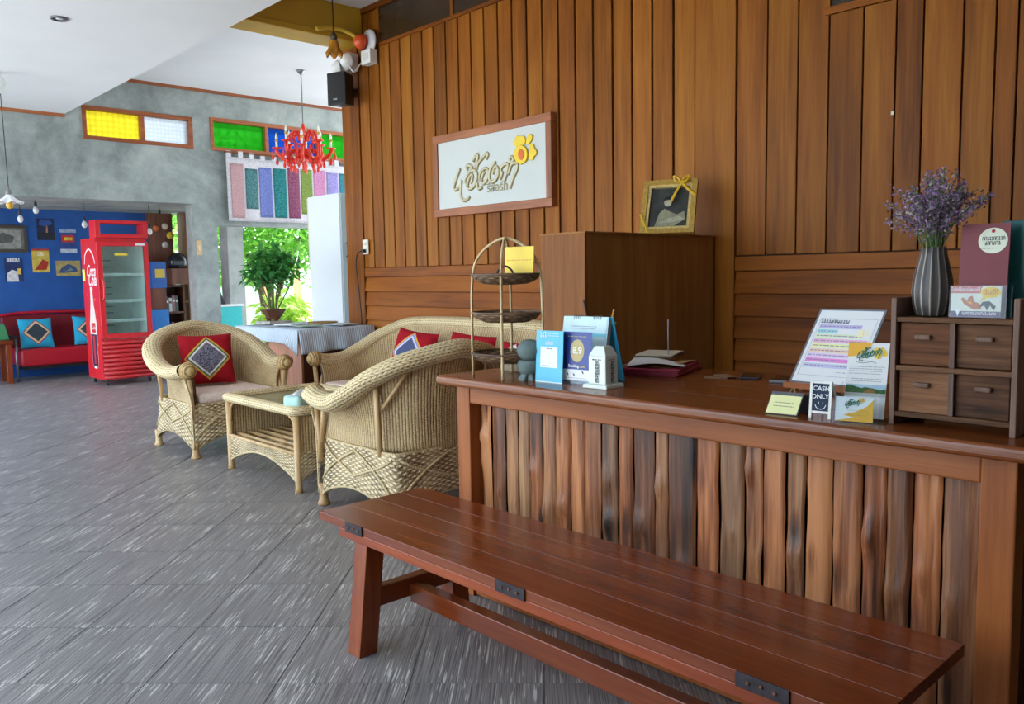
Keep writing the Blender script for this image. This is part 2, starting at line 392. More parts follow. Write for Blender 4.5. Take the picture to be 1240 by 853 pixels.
BLUE = plain(28, 84, 158, .7, var=.12, scale=5); TRIMW = W_FRAME

def stripes():
    m, nt, bs = newmat('ribbed_grey_floor'); tc = nd(nt, 'ShaderNodeTexCoord'); oi = nd(nt, 'ShaderNodeObjectInfo')
    cmb = nd(nt, 'ShaderNodeCombineXYZ'); nt.links.new(mth(nt, 'MULTIPLY', oi.outputs['Random'], 37.0), cmb.inputs[0]); nt.links.new(mth(nt, 'MULTIPLY', oi.outputs['Random'], 91.0), cmb.inputs[1])
    ad = nt.nodes.new('ShaderNodeVectorMath'); ad.operation = 'ADD'; nt.links.new(tc.outputs['Object'], ad.inputs[0]); nt.links.new(cmb.outputs[0], ad.inputs[1])
    def no(sx, sy, det=2.0, dis=0.0):
        mp = nd(nt, 'ShaderNodeMapping'); mp.inputs['Scale'].default_value = (sx, sy, 1); nt.links.new(ad.outputs[0], mp.inputs['Vector'])
        n = nd(nt, 'ShaderNodeTexNoise', i_Scale=1.0, i_Detail=det, i_Distortion=dis); nt.links.new(mp.outputs[0], n.inputs['Vector']); return n.outputs[0]
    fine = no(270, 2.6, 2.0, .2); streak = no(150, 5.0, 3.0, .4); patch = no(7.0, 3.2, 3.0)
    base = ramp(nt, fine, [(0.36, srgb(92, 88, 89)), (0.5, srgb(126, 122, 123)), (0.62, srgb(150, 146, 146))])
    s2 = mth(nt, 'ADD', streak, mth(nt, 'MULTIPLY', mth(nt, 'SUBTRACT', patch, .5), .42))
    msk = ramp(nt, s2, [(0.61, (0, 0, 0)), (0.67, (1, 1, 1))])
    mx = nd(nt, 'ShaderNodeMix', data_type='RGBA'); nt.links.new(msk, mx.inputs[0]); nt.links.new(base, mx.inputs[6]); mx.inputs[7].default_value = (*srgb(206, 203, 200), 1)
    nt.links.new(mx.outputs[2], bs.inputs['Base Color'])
    bs.inputs['Roughness'].default_value = 0.36; bs.inputs['Specular IOR Level'].default_value = 0.5
    bump(nt, bs, fine, .35, .003); return m
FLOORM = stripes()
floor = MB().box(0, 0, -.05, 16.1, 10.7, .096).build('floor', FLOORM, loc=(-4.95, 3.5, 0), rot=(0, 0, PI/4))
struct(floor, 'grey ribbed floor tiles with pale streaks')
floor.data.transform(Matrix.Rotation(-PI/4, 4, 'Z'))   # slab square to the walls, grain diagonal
# tiles: rows square to the 45 degree diagonal, 0.42 m pitch
T = 0.42
tile_me = None
cands = []
def project(p):
    q = cam.matrix_world.inverted() @ Vector(p)
    return (620 + F_PX*q.x/-q.z, 426.5 - F_PX*q.y/-q.z, -q.z)
cam_inv = cam.matrix_world.copy()
ex = Vector((math.sqrt(.5), math.sqrt(.5), 0)); ey = Vector((-math.sqrt(.5), math.sqrt(.5), 0))
for i in range(-22, 16):
    for j in range(3, 32):
        c = ex*((i+.5)*T) + ey*(2.05 + (j-5+.5)*T)
        if c.x < -12.4 or c.x > 2 or c.y > 4.1 or c.y < -1.5: continue
        px, py, dz = project(c)
        if dz < .6 or px < -70 or px > 1290 or py > 960: continue
        if c.y > 2.35 and c.x > -3.0: continue
        cands.append((dz, c))
cands.sort(key=lambda t: t[0])
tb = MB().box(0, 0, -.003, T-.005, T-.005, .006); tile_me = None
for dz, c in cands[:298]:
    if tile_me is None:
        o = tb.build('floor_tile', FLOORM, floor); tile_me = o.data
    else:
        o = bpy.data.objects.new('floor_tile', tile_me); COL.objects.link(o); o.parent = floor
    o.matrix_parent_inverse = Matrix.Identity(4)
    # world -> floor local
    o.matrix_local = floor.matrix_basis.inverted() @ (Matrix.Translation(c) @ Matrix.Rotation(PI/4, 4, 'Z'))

ground = struct(MB().box(0, 0, -.13, 120, 120, .1).build('ground', concrete('pale_ground', srgb(176, 174, 164), srgb(196, 194, 186), srgb(212, 210, 204)), loc=(-10, 0, 0)), 'pale ground outside the building')

# back wall of bare concrete with a beam, a column and two clerestory openings
XB = -10.2; XT = .25
wb = MB()
def wbx(y0, y1, z0, z1): wb.bb(XB-XT, XB, y0, y1, z0, z1)
wbx(-1.6, 3.0, 2.2, 3.6); wbx(-1.6, -1.3, 0, 2.2); wbx(3.0, 4.25, 2.2, 2.867); wbx(3.0, 4.25, 3.245, 3.6)
wbx(4.21, 4.50, 0, 2.2); wbx(4.25, 4.47, 2.2, 3.6); wbx(4.50, 7.0, 1.946, 2.2); wbx(4.47, 7.0, 2.2, 2.87); wbx(4.47, 7.0, 3.275, 3.6); wbx(6.75, 7.0, 0, 1.946)
wall_back = struct(wb.build('wall_back', CONC), 'grey bare concrete wall with beam and column')
# seat recess behind the beam
struct(MB().bb(-12.8, -12.6, 1.3, 4.62, 0, 2.25).build('wall_rear', BLUE), 'bright blue painted wall of the seating recess')
struct(MB().bb(-12.8, -10.45, 1.3, 5.1, 2.25, 2.45).build('ceiling_recess', CONC), 'concrete slab over the blue recess')
# ceilings; the upper one runs out into unseen eaves added to block sun
struct(MB().bb(XB, 3, -1.6, 2.82, 3.12, 3.75).build('ceiling_dropped', CEIL), 'white dropped ceiling over the lobby')
struct(MB().bb(XB-.25, 3, 2.82, 8.8, 3.6, 3.75).bb(-12.6, XB-.25, -1.6, 8.8, 3.6, 3.75).build('ceiling', CEIL), 'white upper ceiling with added eaves that block the sun')
struct(MB().bb(XB, XB+.02, -1.6, 2.82, 3.085, 3.12).build('trim_1', TRIMW), 'thin brown trim under the dropped ceiling')
struct(MB().bb(XB, XB+.02, 2.82, 7.0, 3.565, 3.6).build('trim_2', TRIMW), 'thin brown trim under the upper ceiling')
bm_ = MB().bb(-6.60, -6.331, 2.82, 4.19, 3.30, 3.6).bb(-6.331, -6.31, 2.82, 4.19, 3.30, 3.345)
struct(bm_.build('trim_beam', YEL, bevel=.004), 'mustard yellow beam with a ledge under the ceiling')
# unseen sides shaped for the light: walls block the near right, long left open
PLAST = plain(206, 204, 198, .8, var=.04, scale=3)
struct(MB().bb(2.8, 3.0, -1.6, 4.4, 0, 3.6).build('wall_near', PLAST), 'plastered wall')
struct(MB().bb(-1.3, 2.8, -1.8, -1.6, 0, 3.6).build('wall_left_light_block', PLAST), 'plastered wall')
struct(MB().bb(-6.68, -6.5, 4.4, 7.0, 0, 3.6).build('wall_passage', CONC2), 'pale passage wall behind the wood panelling')

# ---- panelled wood wall
YW = 4.2
wall_right = struct(MB().bb(-6.68, 3.0, YW+.02, 4.4, 0, 3.6).build('wall_right', plain(58, 30, 14, .7)), 'teak panelled wall of upright boards over lapped planks')
def wboard(x0, x1, z0, z1, y=YW, th=.02, name='board', m=None, t=(1, 1, 1), bev=.003):
    o = MB().box(0, 0, 0, x1-x0, th, z1-z0).build(name, m or W_WALL, wall_right, bevel=bev, loc=((x0+x1)/2, y+th/2, (z0+z1)/2))
    return tint(o, t)
def rt(lo=.82, hi=1.12):
    k = random.uniform(lo, hi); return (k, k*random.uniform(.95, 1.03), k*random.uniform(.88, 1.06))
wboard(-6.70, -6.425, 0, 3.55, YW-.012, .032, 'corner_board', t=(.9, .84, .8))
GL = [-6.425, -6.264, -6.10, -5.945, -5.796, -5.642, -5.492, -5.342, -5.191, -5.038, -4.889, -4.738, -4.586, -4.435, -4.284, -4.132, -3.979, -3.826, -3.668, -3.505, -3.348, -3.191, -3.034, -2.875]
for a, b in zip(GL, GL[1:]):
    top = 3.235 if a > -6.12 else 3.55
    wboard(a+.008, b-.008, 1.347, top, t=rt(.86, 1.1), bev=.004)
wboard(-2.873, -2.606, 0, 3.6, YW-.010, .03, 'post_board', t=(.92, .88, .84))
GR = [-2.602, -2.414, -2.235, -2.065, -1.887, -1.727, -1.600, -1.424, -1.289, -1.2, -1.03, -.86, -.68, -.5, -.32, -.14, .04, .3, .6, .9, 1.2, 1.5, 1.8, 2.1, 2.4, 2.79]
for a, b in zip(GR, GR[1:]):
    top = 3.6 if a < -2.1 else 2.56
    wboard(a+.004, b-.004, 1.352, top, t=rt(.82, 1.02), bev=.003)
for (x0, x1) in ((-6.42, -2.876), (-2.603, 2.79)):
    wboard(x0, x1, 1.265, 1.345, YW-.008, .028, 'rail', W_WALLH, (.95, .92, .9))
    k = 0; z = 1.262
    while z > .1:
        o = MB().hexa([(x0, -.012, -.126), (x1, -.012, -.126), (x1, .02, -.126), (x0, .02, -.126)], [(x0, .010, 0), (x1, .010, 0), (x1, .02, 0), (x0, .02, 0)]).build('plank', W_WALLH, wall_right, loc=(0, YW, z), bevel=.002)
        tint(o, rt(.85, 1.08)); z -= .128
    wboard(x0, x1, 0, .11, YW-.014, .03, 'skirting', W_WALLH)
wboard(-6.70, -2.876, 3.555, 3.6, YW-.02, .035, 'cornice', W_WALLH, (.7, .6, .55))
# clerestory in the wood wall
DARKGL = plain(50, 38, 24, .25, var=.1)
w3 = struct(MB().bb(-6.08, -2.88, YW+.004, YW+.018, 3.262, 3.553).build('window_3', plain(60, 44, 28, .2, var=.15, scale=3)), 'dark clerestory strip above the wood boards')
MB().bb(-6.085, -2.88, YW-.008, YW+.02, 3.236, 3.262).build('window_sill', W_WALLH, w3, bevel=.002)
for x in (-6.10, -5.10, -4.10, -3.10): MB().bb(x-.018, x+.018, YW-.006, YW+.02, 3.26, 3.553).build('mullion', W_WALL, w3, bevel=.002)
w4 = struct(MB().bb(-2.06, 2.79, YW+.004, YW+.018, 2.60, 3.6).build('window_4', DARKGL), 'dark upper window in the wood wall')
MB().bb(-2.09, 2.79, YW-.01, YW+.02, 2.562, 2.60).build('window_sill', W_WALLH, w4, bevel=.002)
MB().bb(-2.09, -2.06, YW-.008, YW+.02, 2.60, 3.6).build('mullion', W_WALL, w4, bevel=.002)
# coloured clerestories in the concrete wall
G_Y = frosted('yellow_glass', srgb(250, 232, 110), 16); G_W = frosted('white_glass', srgb(235, 235, 240), 22)
G_G = frosted('green_glass', srgb(110, 205, 100), 9); G_B = frosted('blue_glass', srgb(90, 140, 215), 9)
def clerestory(name, y0, y1, z0, z1, splits, mats, label):
    f = MB(); t = .045
    f.bb(XB-.10, XB+.015, y0, y1, z0, z0+t).bb(XB-.10, XB+.015, y0, y1, z1-t, z1)
    for y in [y0+t/2]+splits+[y1-t/2]: f.bb(XB-.095, XB+.012, y-t/2, y+t/2, z0+t, z1-t)
    o = struct(f.build(name, W_FRAME, bevel=.003), label)
    e = [y0+t/2]+splits+[y1-t/2]
    for (a, b), m in zip(zip(e, e[1:]), mats):
        MB().bb(XB-.06, XB-.052, a+t/2, b-t/2, z0+t, z1-t).build('pane', m, o)
    return o
clerestory('window_1', 3.0, 4.25, 2.867, 3.245, [3.655], [G_Y, G_W], 'wood framed clerestory of yellow and white patterned glass')
clerestory('window_2', 4.47, 7.0, 2.87, 3.275, [5.225, 5.98, 6.72], [G_G, G_B, G_G, G_B], 'wood framed clerestory of green and blue glass')

# ------------------------------------------------------------------ garden seen through the openings
LEAF = leafmat('garden_leaf', srgb(30, 84, 30), srgb(66, 136, 50), srgb(140, 190, 80))
LEAF2 = leafmat('shrub_leaf', srgb(18, 62, 36), srgb(36, 104, 56), srgb(92, 160, 84))
BARK = plain(92, 74, 54, .8, var=.2)
def leaves(blobs, n, size, aspect=.45, seed=1):
    rr = random.Random(seed); mb = MB()
    for k in range(n):
        c, R = blobs[k % len(blobs)]
        d = Vector((rr.gauss(0, 1), rr.gauss(0, 1), rr.gauss(0, 1))).normalized()*(rr.random()**.45)
        p = Vector((c[0]+d.x*R[0], c[1]+d.y*R[1], c[2]+d.z*R[2]))
        t = Vector((rr.gauss(0, 1), rr.gauss(0, 1), rr.gauss(0, .6)-.4)).normalized(); s = t.cross(Vector((rr.random()-.5, rr.random()-.5, 1))).normalized()
        up = s.cross(t)
        L = size*rr.uniform(.6, 1.3); w = L*aspect; b = len(mb.v)
        mb.v += [p, p+t*L*.45+s*w*.5+up*L*.05, p+t*L, p+t*L*.45-s*w*.5+up*L*.05]
        mb.face((b, b+1, b+2)); mb.face((b, b+2, b+3))
    return mb
def tree(name, label, cat, loc, blobs, n, size, trunk_h, seed, group=None, m=LEAF):
    t = thing(name, label, cat, loc, 0, group)
    f = leaves(blobs, n, size, .45, seed).build('foliage', m, t); f['kind'] = 'stuff'
    tr = MB(); rr = random.Random(seed)
    for k in range(3): 
        b = blobs[k % len(blobs)][0]
        tr.tube(crom([(rr.uniform(-.1, .1), rr.uniform(-.1, .1), 0), (b[0]*.3, b[1]*.3, trunk_h*.6), (b[0]*.8, b[1]*.8, b[2])], 5), [.06-.003*i for i in range(11)], 6)
    tr.build('trunk', BARK, t, smooth=True); return t
tree('garden_tree', 'broad green tree filling the garden view between column and white cupboard', 'tree', (-13.6, 6.9, 0), [((0, 0, 2.6), (1.4, 1.4, 1.1)), ((-.2, .9, 2.0), (1.2, 1.1, .9)), ((.1, -.7, 1.9), (1.1, 1.0, .8))], 5200, .17, 2.0, 3)
tree('garden_tree', 'light green tree rising behind the clerestory glass', 'tree', (-19.5, 9.0, 0), [((0, 0, 3.0), (2.2, 2.2, 1.7)), ((.4, -1.6, 2.6), (1.8, 1.8, 1.3))], 4200, .24, 2.4, 5)
tree('garden_shrub', 'leafy shrub outside behind the bookshelf', 'shrub', (-13.9, 4.5, 0), [((0, 0, 1.5), (.75, .65, 1.2))], 1800, .15, 1.0, 8)
tree('garden_shrub', 'low yellow green fern beside the orange fence boards', 'shrub', (-12.0, 6.3, 0), [((0, 0, .62), (.45, .45, .42))], 420, .26, .5, 9, m=leafmat('fern_leaf', srgb(120, 170, 50), srgb(170, 205, 80), srgb(206, 226, 120)))
fence = thing('garden_fence', 'painted garden fence of pale green and orange upright boards', 'fence', (-15.6, 4.2, 0))
for k in range(26):
    c = [(196, 226, 206), (196, 226, 206), (206, 226, 190), (226, 170, 110)][(k*7 % 4)]
    MB().bb(-.02, .02, k*.17, k*.17+.155, 0, 1.55+.02*(k % 2)).build('board', plain(*c, .7), fence)
MB().bb(-.06, -.02, 0, 4.4, .3, .38).bb(-.06, -.02, 0, 4.4, 1.2, 1.28).build('fence_rail', plain(180, 200, 180, .7), fence)

# ------------------------------------------------------------------ reception counter
ZC = .88
ctr = thing('reception_counter', 'long teak reception counter faced with rough upright slab boards', 'counter', (-1.53, 2.4, 0))
def ctrp(mb, name, m, bevel=.004, t=(1, 1, 1), **kw):
    o = mb.build(name, m, ctr, bevel=bevel, **kw); return tint(o, t)
def at(o, x, y, z): o.location = (x+1.53, y-2.4, z); return o
top = at(ctrp(MB().box(0, 0, 0, 2.32, .84, .036), 'counter_top', W_TOP, .012, seg=3), -1.40, 2.40, ZC-.018)
# faint joint lines of the glued top boards
for y in (2.2, 2.42, 2.62): at(ctrp(MB().box(0, 0, 0, 2.30, .0025, .0012), 'board_joint', plain(48, 24, 14, .6), 0), -1.40, y, ZC+.0001)
at(ctrp(MB().box(0, 0, 0, .075, .07, .843), 'post', W_CTRV), -2.4715, 2.08, .4215)
at(ctrp(MB().box(0, 0, 0, .075, .07, .843), 'post', W_CTRV), -.589, 2.08, .4215)
at(ctrp(MB().box(0, 0, 0, 1.808, .06, .07), 'apron', W_CTR), -1.530, 2.078, .8085)
at(ctrp(MB().box(0, 0, 0, 1.808, .05, .09), 'bottom_rail', W_CTR), -1.530, 2.082, .05)
at(ctrp(MB().box(0, 0, 0, 1.86, .02, .78), 'backing_panel', plain(40, 24, 16, .8)), -1.530, 2.135, .42)
at(ctrp(MB().box(0, 0, 0, .025, .68, .84), 'end_panel', W_CTRV), -2.49, 2.46, .42)
at(ctrp(MB().box(0, 0, 0, .025, .68, .84), 'end_panel', W_CTRV, t=(.25, .2, .2)), -.565, 2.46, .42)  # right panel tinted near-black to paint in the side shadow
at(ctrp(MB().box(0, 0, 0, .27, .02, .84), 'gap_shade_panel', plain(18, 12, 10, .8)), -.40, 2.20, .42)  # near-black sheet standing in for the shade beyond the right post
PB = [-2.434, -2.373, -2.297, -2.228, -2.166, -2.097, -2.03, -1.958, -1.892, -1.817, -1.741, -1.679, -1.592, -1.538, -1.434, -1.353, -1.268, -1.208, -1.137, -1.078, -1.002, -.923, -.86, -.796, -.726, -.626]
TB = [(1.15, 1.0, .9), (1.1, .98, .86), (.9, .88, .86), (.8, .84, .86), (1.15, .96, .8), (.9, .84, .78), (1.18, .98, .8), (1.05, .84, .72), (1.12, .98, .84), (.55, .58, .62), (1.3, 1.04, .78), (.85, .72, .62), (.72, .66, .64), (.62, .56, .54), (1.15, .9, .72), (.55, .54, .56), (.82, .68, .60), (1.0, .78, .66), (.74, .70, .70), (.95, .76, .64), (.86, .68, .58), (1.0, .76, .62), (.62, .54, .50), (1.02, .78, .66), (.72, .66, .66)]
def slab(x0, x1, seed, tn):
    rr = random.Random(seed); w = x1-x0; H = .70; NU, NV = 10, 30
    ph = [rr.uniform(0, 6.28) for _ in range(8)]; bul = rr.uniform(.0, .008)
    kn = [(rr.uniform(.2, .8), rr.uniform(.15, .9), rr.uniform(.05, .10), rr.uniform(.004, .012)) for _ in range(rr.choice((0, 1, 1, 2)))]
    def edge(v, a, s): return s*(.0022*math.sin(v*4+ph[a]) + .0018*math.sin(v*9+ph[a+1]) + .001*math.sin(v*21+ph[a+2]))
    def fn(u, v):
        l = -w/2 + .0005 + abs(edge(v, 0, 1))*.9; r = w/2 - .0005 - abs(edge(v, 3, 1))*.9
        x = l+(r-l)*u; z = v*H
        e = 1-abs(2*u-1)**14
        y = -.005*e - .4*bul*e*(.6+.4*math.sin(v*5+ph[6])) - .002*math.sin(u*9+ph[7]+v*3)
        for ku, kv, kr, kh in kn:
            d = math.hypot((u-ku)*w/kr*1.3, (v-kv)*H/kr)
            if d < 1.5: y -= kh*math.exp(-d*d*4)*(1.6 if d < .3 else 1) - kh*.8*math.exp(-d*d*40)
        return (x, y, z)
    mb = MB().grid(fn, NU, NV)
    o = ctrp(mb, 'slab_board', W_LIVE, 0, tn, smooth=True, solid=0.0); return at(o, (x0+x1)/2, 2.108+rr.uniform(-.002, .002), .092)
for k, (a, b) in enumerate(zip(PB, PB[1:])): slab(a, b, 100+k, TB[k])

# ------------------------------------------------------------------ bench
BX0, BX1, BY0, BY1, BZ = -2.552, -.60, 1.443, 1.896, .45
bench = thing('bench', 'long polished red brown wooden bench in front of the counter', 'bench', (-1.575, 1.67, 0))
def bp(mb, name, m, bevel=.003, loc=None): return mb.build(name, m, bench, bevel=bevel, loc=loc)
ys = [BY0, 1.565, 1.678, 1.79, BY1]
for a, b in zip(ys, ys[1:]):
    bp(MB().box(0, 0, 0, BX1-BX0, b-a-.0009, .028), 'seat_plank', W_BENCH, .0012, ((BX0+BX1)/2+1.575, (a+b)/2-1.67, BZ-.014))
for y, nm in ((BY0+.012, 'front_rail'), (BY1-.05, 'back_rail')):
    tint(bp(MB().box(0, 0, 0, 1.70, .024, .03), nm, W_BENCH, .002, (-.0, y-1.67, BZ-.0435)), (1.5, 1.35, 1.2))  # rail tint brightened to imitate the highlight along the bench front
bp(MB().box(0, 0, 0, .06, .36, .028), 'cross_batten', W_BENCHY, .002, (-.655, 0, BZ-.0425)); bp(MB().box(0, 0, 0, .06, .36, .028), 'cross_batten', W_BENCHY, .002, (.655, 0, BZ-.0425))
def bleg(x0, sx, sy):
    # splayed leg with square section
    w = .072; tx = x0; bx_ = x0 + .008*sx; ty = (.165)*sy; by = (.208)*sy; h = .42
    def sq(cx, cy, z): return [(cx-w/2, cy-w/2, z), (cx+w/2, cy-w/2, z), (cx+w/2, cy+w/2, z), (cx-w/2, cy+w/2, z)]
    return bp(MB().hexa(sq(bx_, by, 0), sq(tx, ty, h)), 'leg', W_BENCHV, .003)
for sx, x0 in ((-1, -.747), (1, .747)):
    for sy in (-1, 1): bleg(x0, sx, sy)
    bp(MB().box(0, 0, 0, .045, .36, .065), 'cross_stretcher', W_BENCHY, .003, (x0+.004*sx, 0, .185))
bp(MB().box(0, 0, 0, 1.46, .045, .065), 'long_stretcher', W_BENCH, .003, (0, 0, .165))
IRON = plain(58, 52, 56, .55, .6, var=.35, scale=60); BOLT = plain(120, 70, 46, .6, .4)
for x0, x1 in ((-2.375, -2.275), (-1.622, -1.508), (-.885, -.765)):
    p = bp(MB().box(0, 0, 0, x1-x0, .006, .032), 'iron_strap', IRON, .001, ((x0+x1)/2+1.575, BY0-.002-1.67, BZ-.015))
    for k in range(3): MB().lathe([(.0045, 0), (.004, .003), (.001, .004)], 8).build('rivet', BOLT, p, loc=((k-1)*.03, -.003, .002*(k % 2)), rot=(PI/2, 0, 0))

# ------------------------------------------------------------------ drawer chest on the counter
ch = thing('drawer_chest', 'small weathered wooden chest of four drawers on the counter', 'drawer chest', (-.71, 2.08, ZC))
W_OLDV = wood('weathered_box_side', srgb(66, 48, 42), srgb(112, 84, 70), srgb(140, 108, 92), axis=2, rough=.6, rnd=.1, bstr=.5, scale=1.6)
CW, CH, CD = .282, .315, .20
for s in (-1, 1): MB().box(0, 0, 0, .013, CD, CH).build('side_panel', W_OLDV, ch, bevel=.002, loc=(s*(CW/2-.0065), CD/2, CH/2))
for z in (.028, .143, .262): MB().box(0, 0, 0, CW-.026, CD-.006, .012).build('shelf', W_OLD, ch, bevel=.001, loc=(0, CD/2, z))
MB().box(0, 0, 0, .012, CD-.01, .222).build('divider', W_OLDV, ch, bevel=.001, loc=(0, CD/2, .145))
MB().box(0, 0, 0, CW-.026, .008, .288).build('back_panel', W_OLD, ch, loc=(0, CD-.005, .17))
for i, (sx, z) in enumerate(((-1, .2025), (1, .2025), (-1, .0855), (1, .0855))):
    d = MB().box(0, 0, 0, .117, CD-.03, .103).build('drawer', W_OLD, ch, bevel=.002, loc=(sx*.0635, CD/2-.002+.004*(i % 2), z)); tint(d, ((1.15, .92, .74), (.9, .86, .84), (.98, .9, .84), (.86, .8, .78))[i])
    MB().box(0, 0, 0, .036, .012, .012).build('handle', W_OLDV, d, bevel=.003, loc=(.004*sx, -CD/2+.01, .018))
# ---- vase and dried flowers
def vase():
    prof = [(.024, 0), (.036, .003), (.044, .03), (.047, .06), (.0445, .09), (.037, .125), (.031, .15), (.0285, .168), (.025, .168), (.022, .16), (.02, .1)]
    m, nt, bs = newmat('vase_ribbed'); tc = nd(nt, 'ShaderNodeTexCoord'); sp = nd(nt, 'ShaderNodeSeparateXYZ'); nt.links.new(tc.outputs['Object'], sp.inputs[0])
    an = mth(nt, 'ARCTAN2', sp.outputs[1], sp.outputs[0]); s = mth(nt, 'COSINE', mth(nt, 'MULTIPLY', an, 14.0))
    no = nd(nt, 'ShaderNodeTexNoise', i_Scale=40.0, i_Detail=4.0); nt.links.new(tc.outputs['Object'], no.inputs['Vector'])
    f = mth(nt, 'ADD', s, mth(nt, 'MULTIPLY', mth(nt, 'SUBTRACT', no.outputs[0], .5), .2))
    nt.links.new(ramp(nt, mth(nt, 'MULTIPLY', f, 1.0), [(0.0, srgb(72, 68, 68)), (.86, srgb(96, 90, 88)), (.95, srgb(176, 166, 150))]), bs.inputs['Base Color'])
    bs.inputs['Roughness'].default_value = .5; bump(nt, bs, s, .4, .002)
    o = MB().lathe(prof, 42).build('vase', m, smooth=True); o.location = (-.781, 2.15, ZC+.2685); return tag(o, 'dark grey ribbed vase with pale vertical lines on the chest', 'vase')
vase()
bq = thing('dried_flowers', 'bunch of dried purple statice flowers with green stems in the vase', 'flowers', (-.781, 2.15, ZC+.2685))
STEM = plain(86, 120, 60, .7, var=.2); STEM2 = plain(110, 130, 84, .7, var=.2)
FL1 = plain(146, 116, 158, .9, var=.3, scale=200); FL2 = plain(176, 164, 158, .9, var=.3, scale=200); FL3 = plain(122, 98, 128, .9, var=.3, scale=200)
rr = random.Random(21); tips = []; st = MB(); st2 = MB()
for k in range(92):
    a = rr.uniform(0, 2*PI); out = rr.uniform(.01, .125)*(1 if k % 5 else .9); h = rr.uniform(.28, .375) - out*.5
    if k in (5, 11, 17): a = PI + rr.uniform(-.5, .3); out = rr.uniform(.13, .165); h = rr.uniform(.24, .29)
    b = Vector((rr.uniform(-.014, .014), rr.uniform(-.014, .014), .12)); tip = Vector((out*math.cos(a)+.004, out*math.sin(a), h))
    mid = b.lerp(tip, .55)+Vector((-(tip.x)*.18, -(tip.y)*.18, .02))
    (st if k % 2 else st2).tube(crom([b, mid, tip], 5), .0011, 4); tips.append((tip, mid))
st.build('stems', STEM, bq)['kind'] = 'stuff'; st2.build('stems', STEM2, bq)['kind'] = 'stuff'
fl = [MB(), MB(), MB()]
for k, (tip, mid) in enumerate(tips):
    d = (tip-mid).normalized()
    for j in range(rr.randint(34, 48)):
        t = rr.random(); p = tip - d*t*.075 + Vector((rr.gauss(0, 1), rr.gauss(0, 1), rr.gauss(0, .7)))*(.005+.009*t)
        mb = fl[0 if rr.random() < .42 else (1 if rr.random() < .35 else 2)]; s = rr.uniform(.0028, .0058); b = len(mb.v)
        q = [Vector((rr.gauss(0, 1), rr.gauss(0, 1), rr.gauss(0, 1))).normalized()*s for _ in range(4)]
        mb.v += [p+q[0], p+q[1], p+q[2], p+q[3]]; mb.face((b, b+1, b+2)); mb.face((b, b+2, b+3)); mb.face((b, b+3, b+1)); mb.face((b+1, b+3, b+2))
for m_, mb, nm in zip((FL1, FL2, FL3), fl, ('purple_florets', 'pale_florets', 'dark_florets')): mb.build(nm, m_, bq)['kind'] = 'stuff'

# ---- printed cards and stands
ACR = glassy('clear_acrylic', (.93, .96, .97), .03, .025)
INK = plain(70, 72, 78, .8); GRYINK = plain(150, 154, 160, .8); PAPER = plain(238, 240, 242, .7, var=.01)
GREENI = plain(60, 120, 96, .8); ORNG = plain(244, 186, 70, .7, var=.02); YFL = plain(246, 214, 80, .7, var=.03)
LOGO = [[(195,285),(170,360),(140,440),(110,540),(105,590),(130,605),(170,580),(200,540)], [(215,460),(205,560),(205,680),(225,745),(265,762),(310,740),(335,700)],
 [(350,510),(375,440),(378,385),(345,405),(310,500),(308,570),(345,592),(400,550),(436,470),(446,380),(420,320),(360,330),(300,400),(270,480),(290,545)],
 [(312,300),(290,285),(300,252),(340,245),(375,280),(350,312)], [(385,185),(430,100),(456,85),(456,140),(435,210),(410,295)], [(440,300),(450,240),(482,188),(530,130),(590,65),(606,85),(580,150)],
 [(450,500),(452,560),(480,588),(525,560)], [(555,335),(518,420),(514,490),(548,508),(596,440),(616,350),(585,286),(525,315),(482,400),(488,470)],
 [(720,185),(690,230),(645,300),(628,390),(638,468),(672,490),(722,458),(756,380),(757,300),(735,258),(700,282),(680,370)],
 [(785,450),(800,380),(800,290),(850,232),(892,225),(902,262),(872,400),(838,490)], [(822,330),(800,425)],
 [(955,108),(930,150),(940,195),(968,188),(984,140),(955,108)], [(905,380),(950,240),(1000,208),(1042,222),(1032,310),(982,420),(950,520),(930,580)]]
def logo(pn, cx, cy, w, m, sw, lay=3, name='logo_stroke'):
    s = w/960
    for st_ in LOGO: pn.stroke([(cx+(x-570)*s, cy+(-y+420)*s*.9) for x, y in st_], sw, m, name, lay, n=4)
def orchid(pn, cx, cy, r, m, lay=3, core=None):
    for a, k, q in ((2.5, .75, 1), (1.1, .85, .62), (-.35, .95, .8), (.25, .8, .7)):
        pn.poly([(cx+r*k*math.cos(a)*.75+r*.42*q*math.cos(2*PI*i/14), cy+r*k*math.sin(a)*.75+r*.42*q*math.sin(2*PI*i/14)) for i in range(14)], m, 'petal', lay)
    pn.disc(cx-r*.25, cy-r*.42, r*.5, m, 'petal', lay+1, r*.6)
    if core: pn.disc(cx-r*.25, cy-r*.4, r*.24, core, 'petal', lay+2, r*.34)
# brochure holder
def in_thing(t, M): return Matrix.Translation(t.location).inverted() @ M
bh = thing('brochure_holder', 'clear acrylic stand holding a tall resort brochure and yellow business cards', 'brochure holder', (-.90, 2.06, ZC))
Mb = in_thing(bh, PM((-.972, 2.085, ZC+.004), .254, .40))
pn = Panel(bh, Mb)
pn.rect(0, 0, .10, .205, PAPER, 'brochure', -2)
pn.poly([(0, .205), (0, .165)]+[(.055*math.sin(t*PI/12), .165+.04*(1-math.cos(t*PI/12))) for t in range(1, 6)]+[(.06, .205)], ORNG, 'corner_print', 0)
orchid(pn, .078, .178, .018, YFL, 0); logo(pn, .052, .172, .06, GREENI, .0022, 3)
pn.stroke([(.022, .15), (.04, .148), (.06, .152), (.072, .148)], .001, GREENI, 'flourish', 2)
pn.lines(.006, .094, [.138, .132, .126, .119], GRYINK); pn.lines(.014, .09, [.105, .099], GRYINK)
pn.rect(.001, .068, .099, .09, plain(176, 206, 226, .7), 'photo_sky', 0)
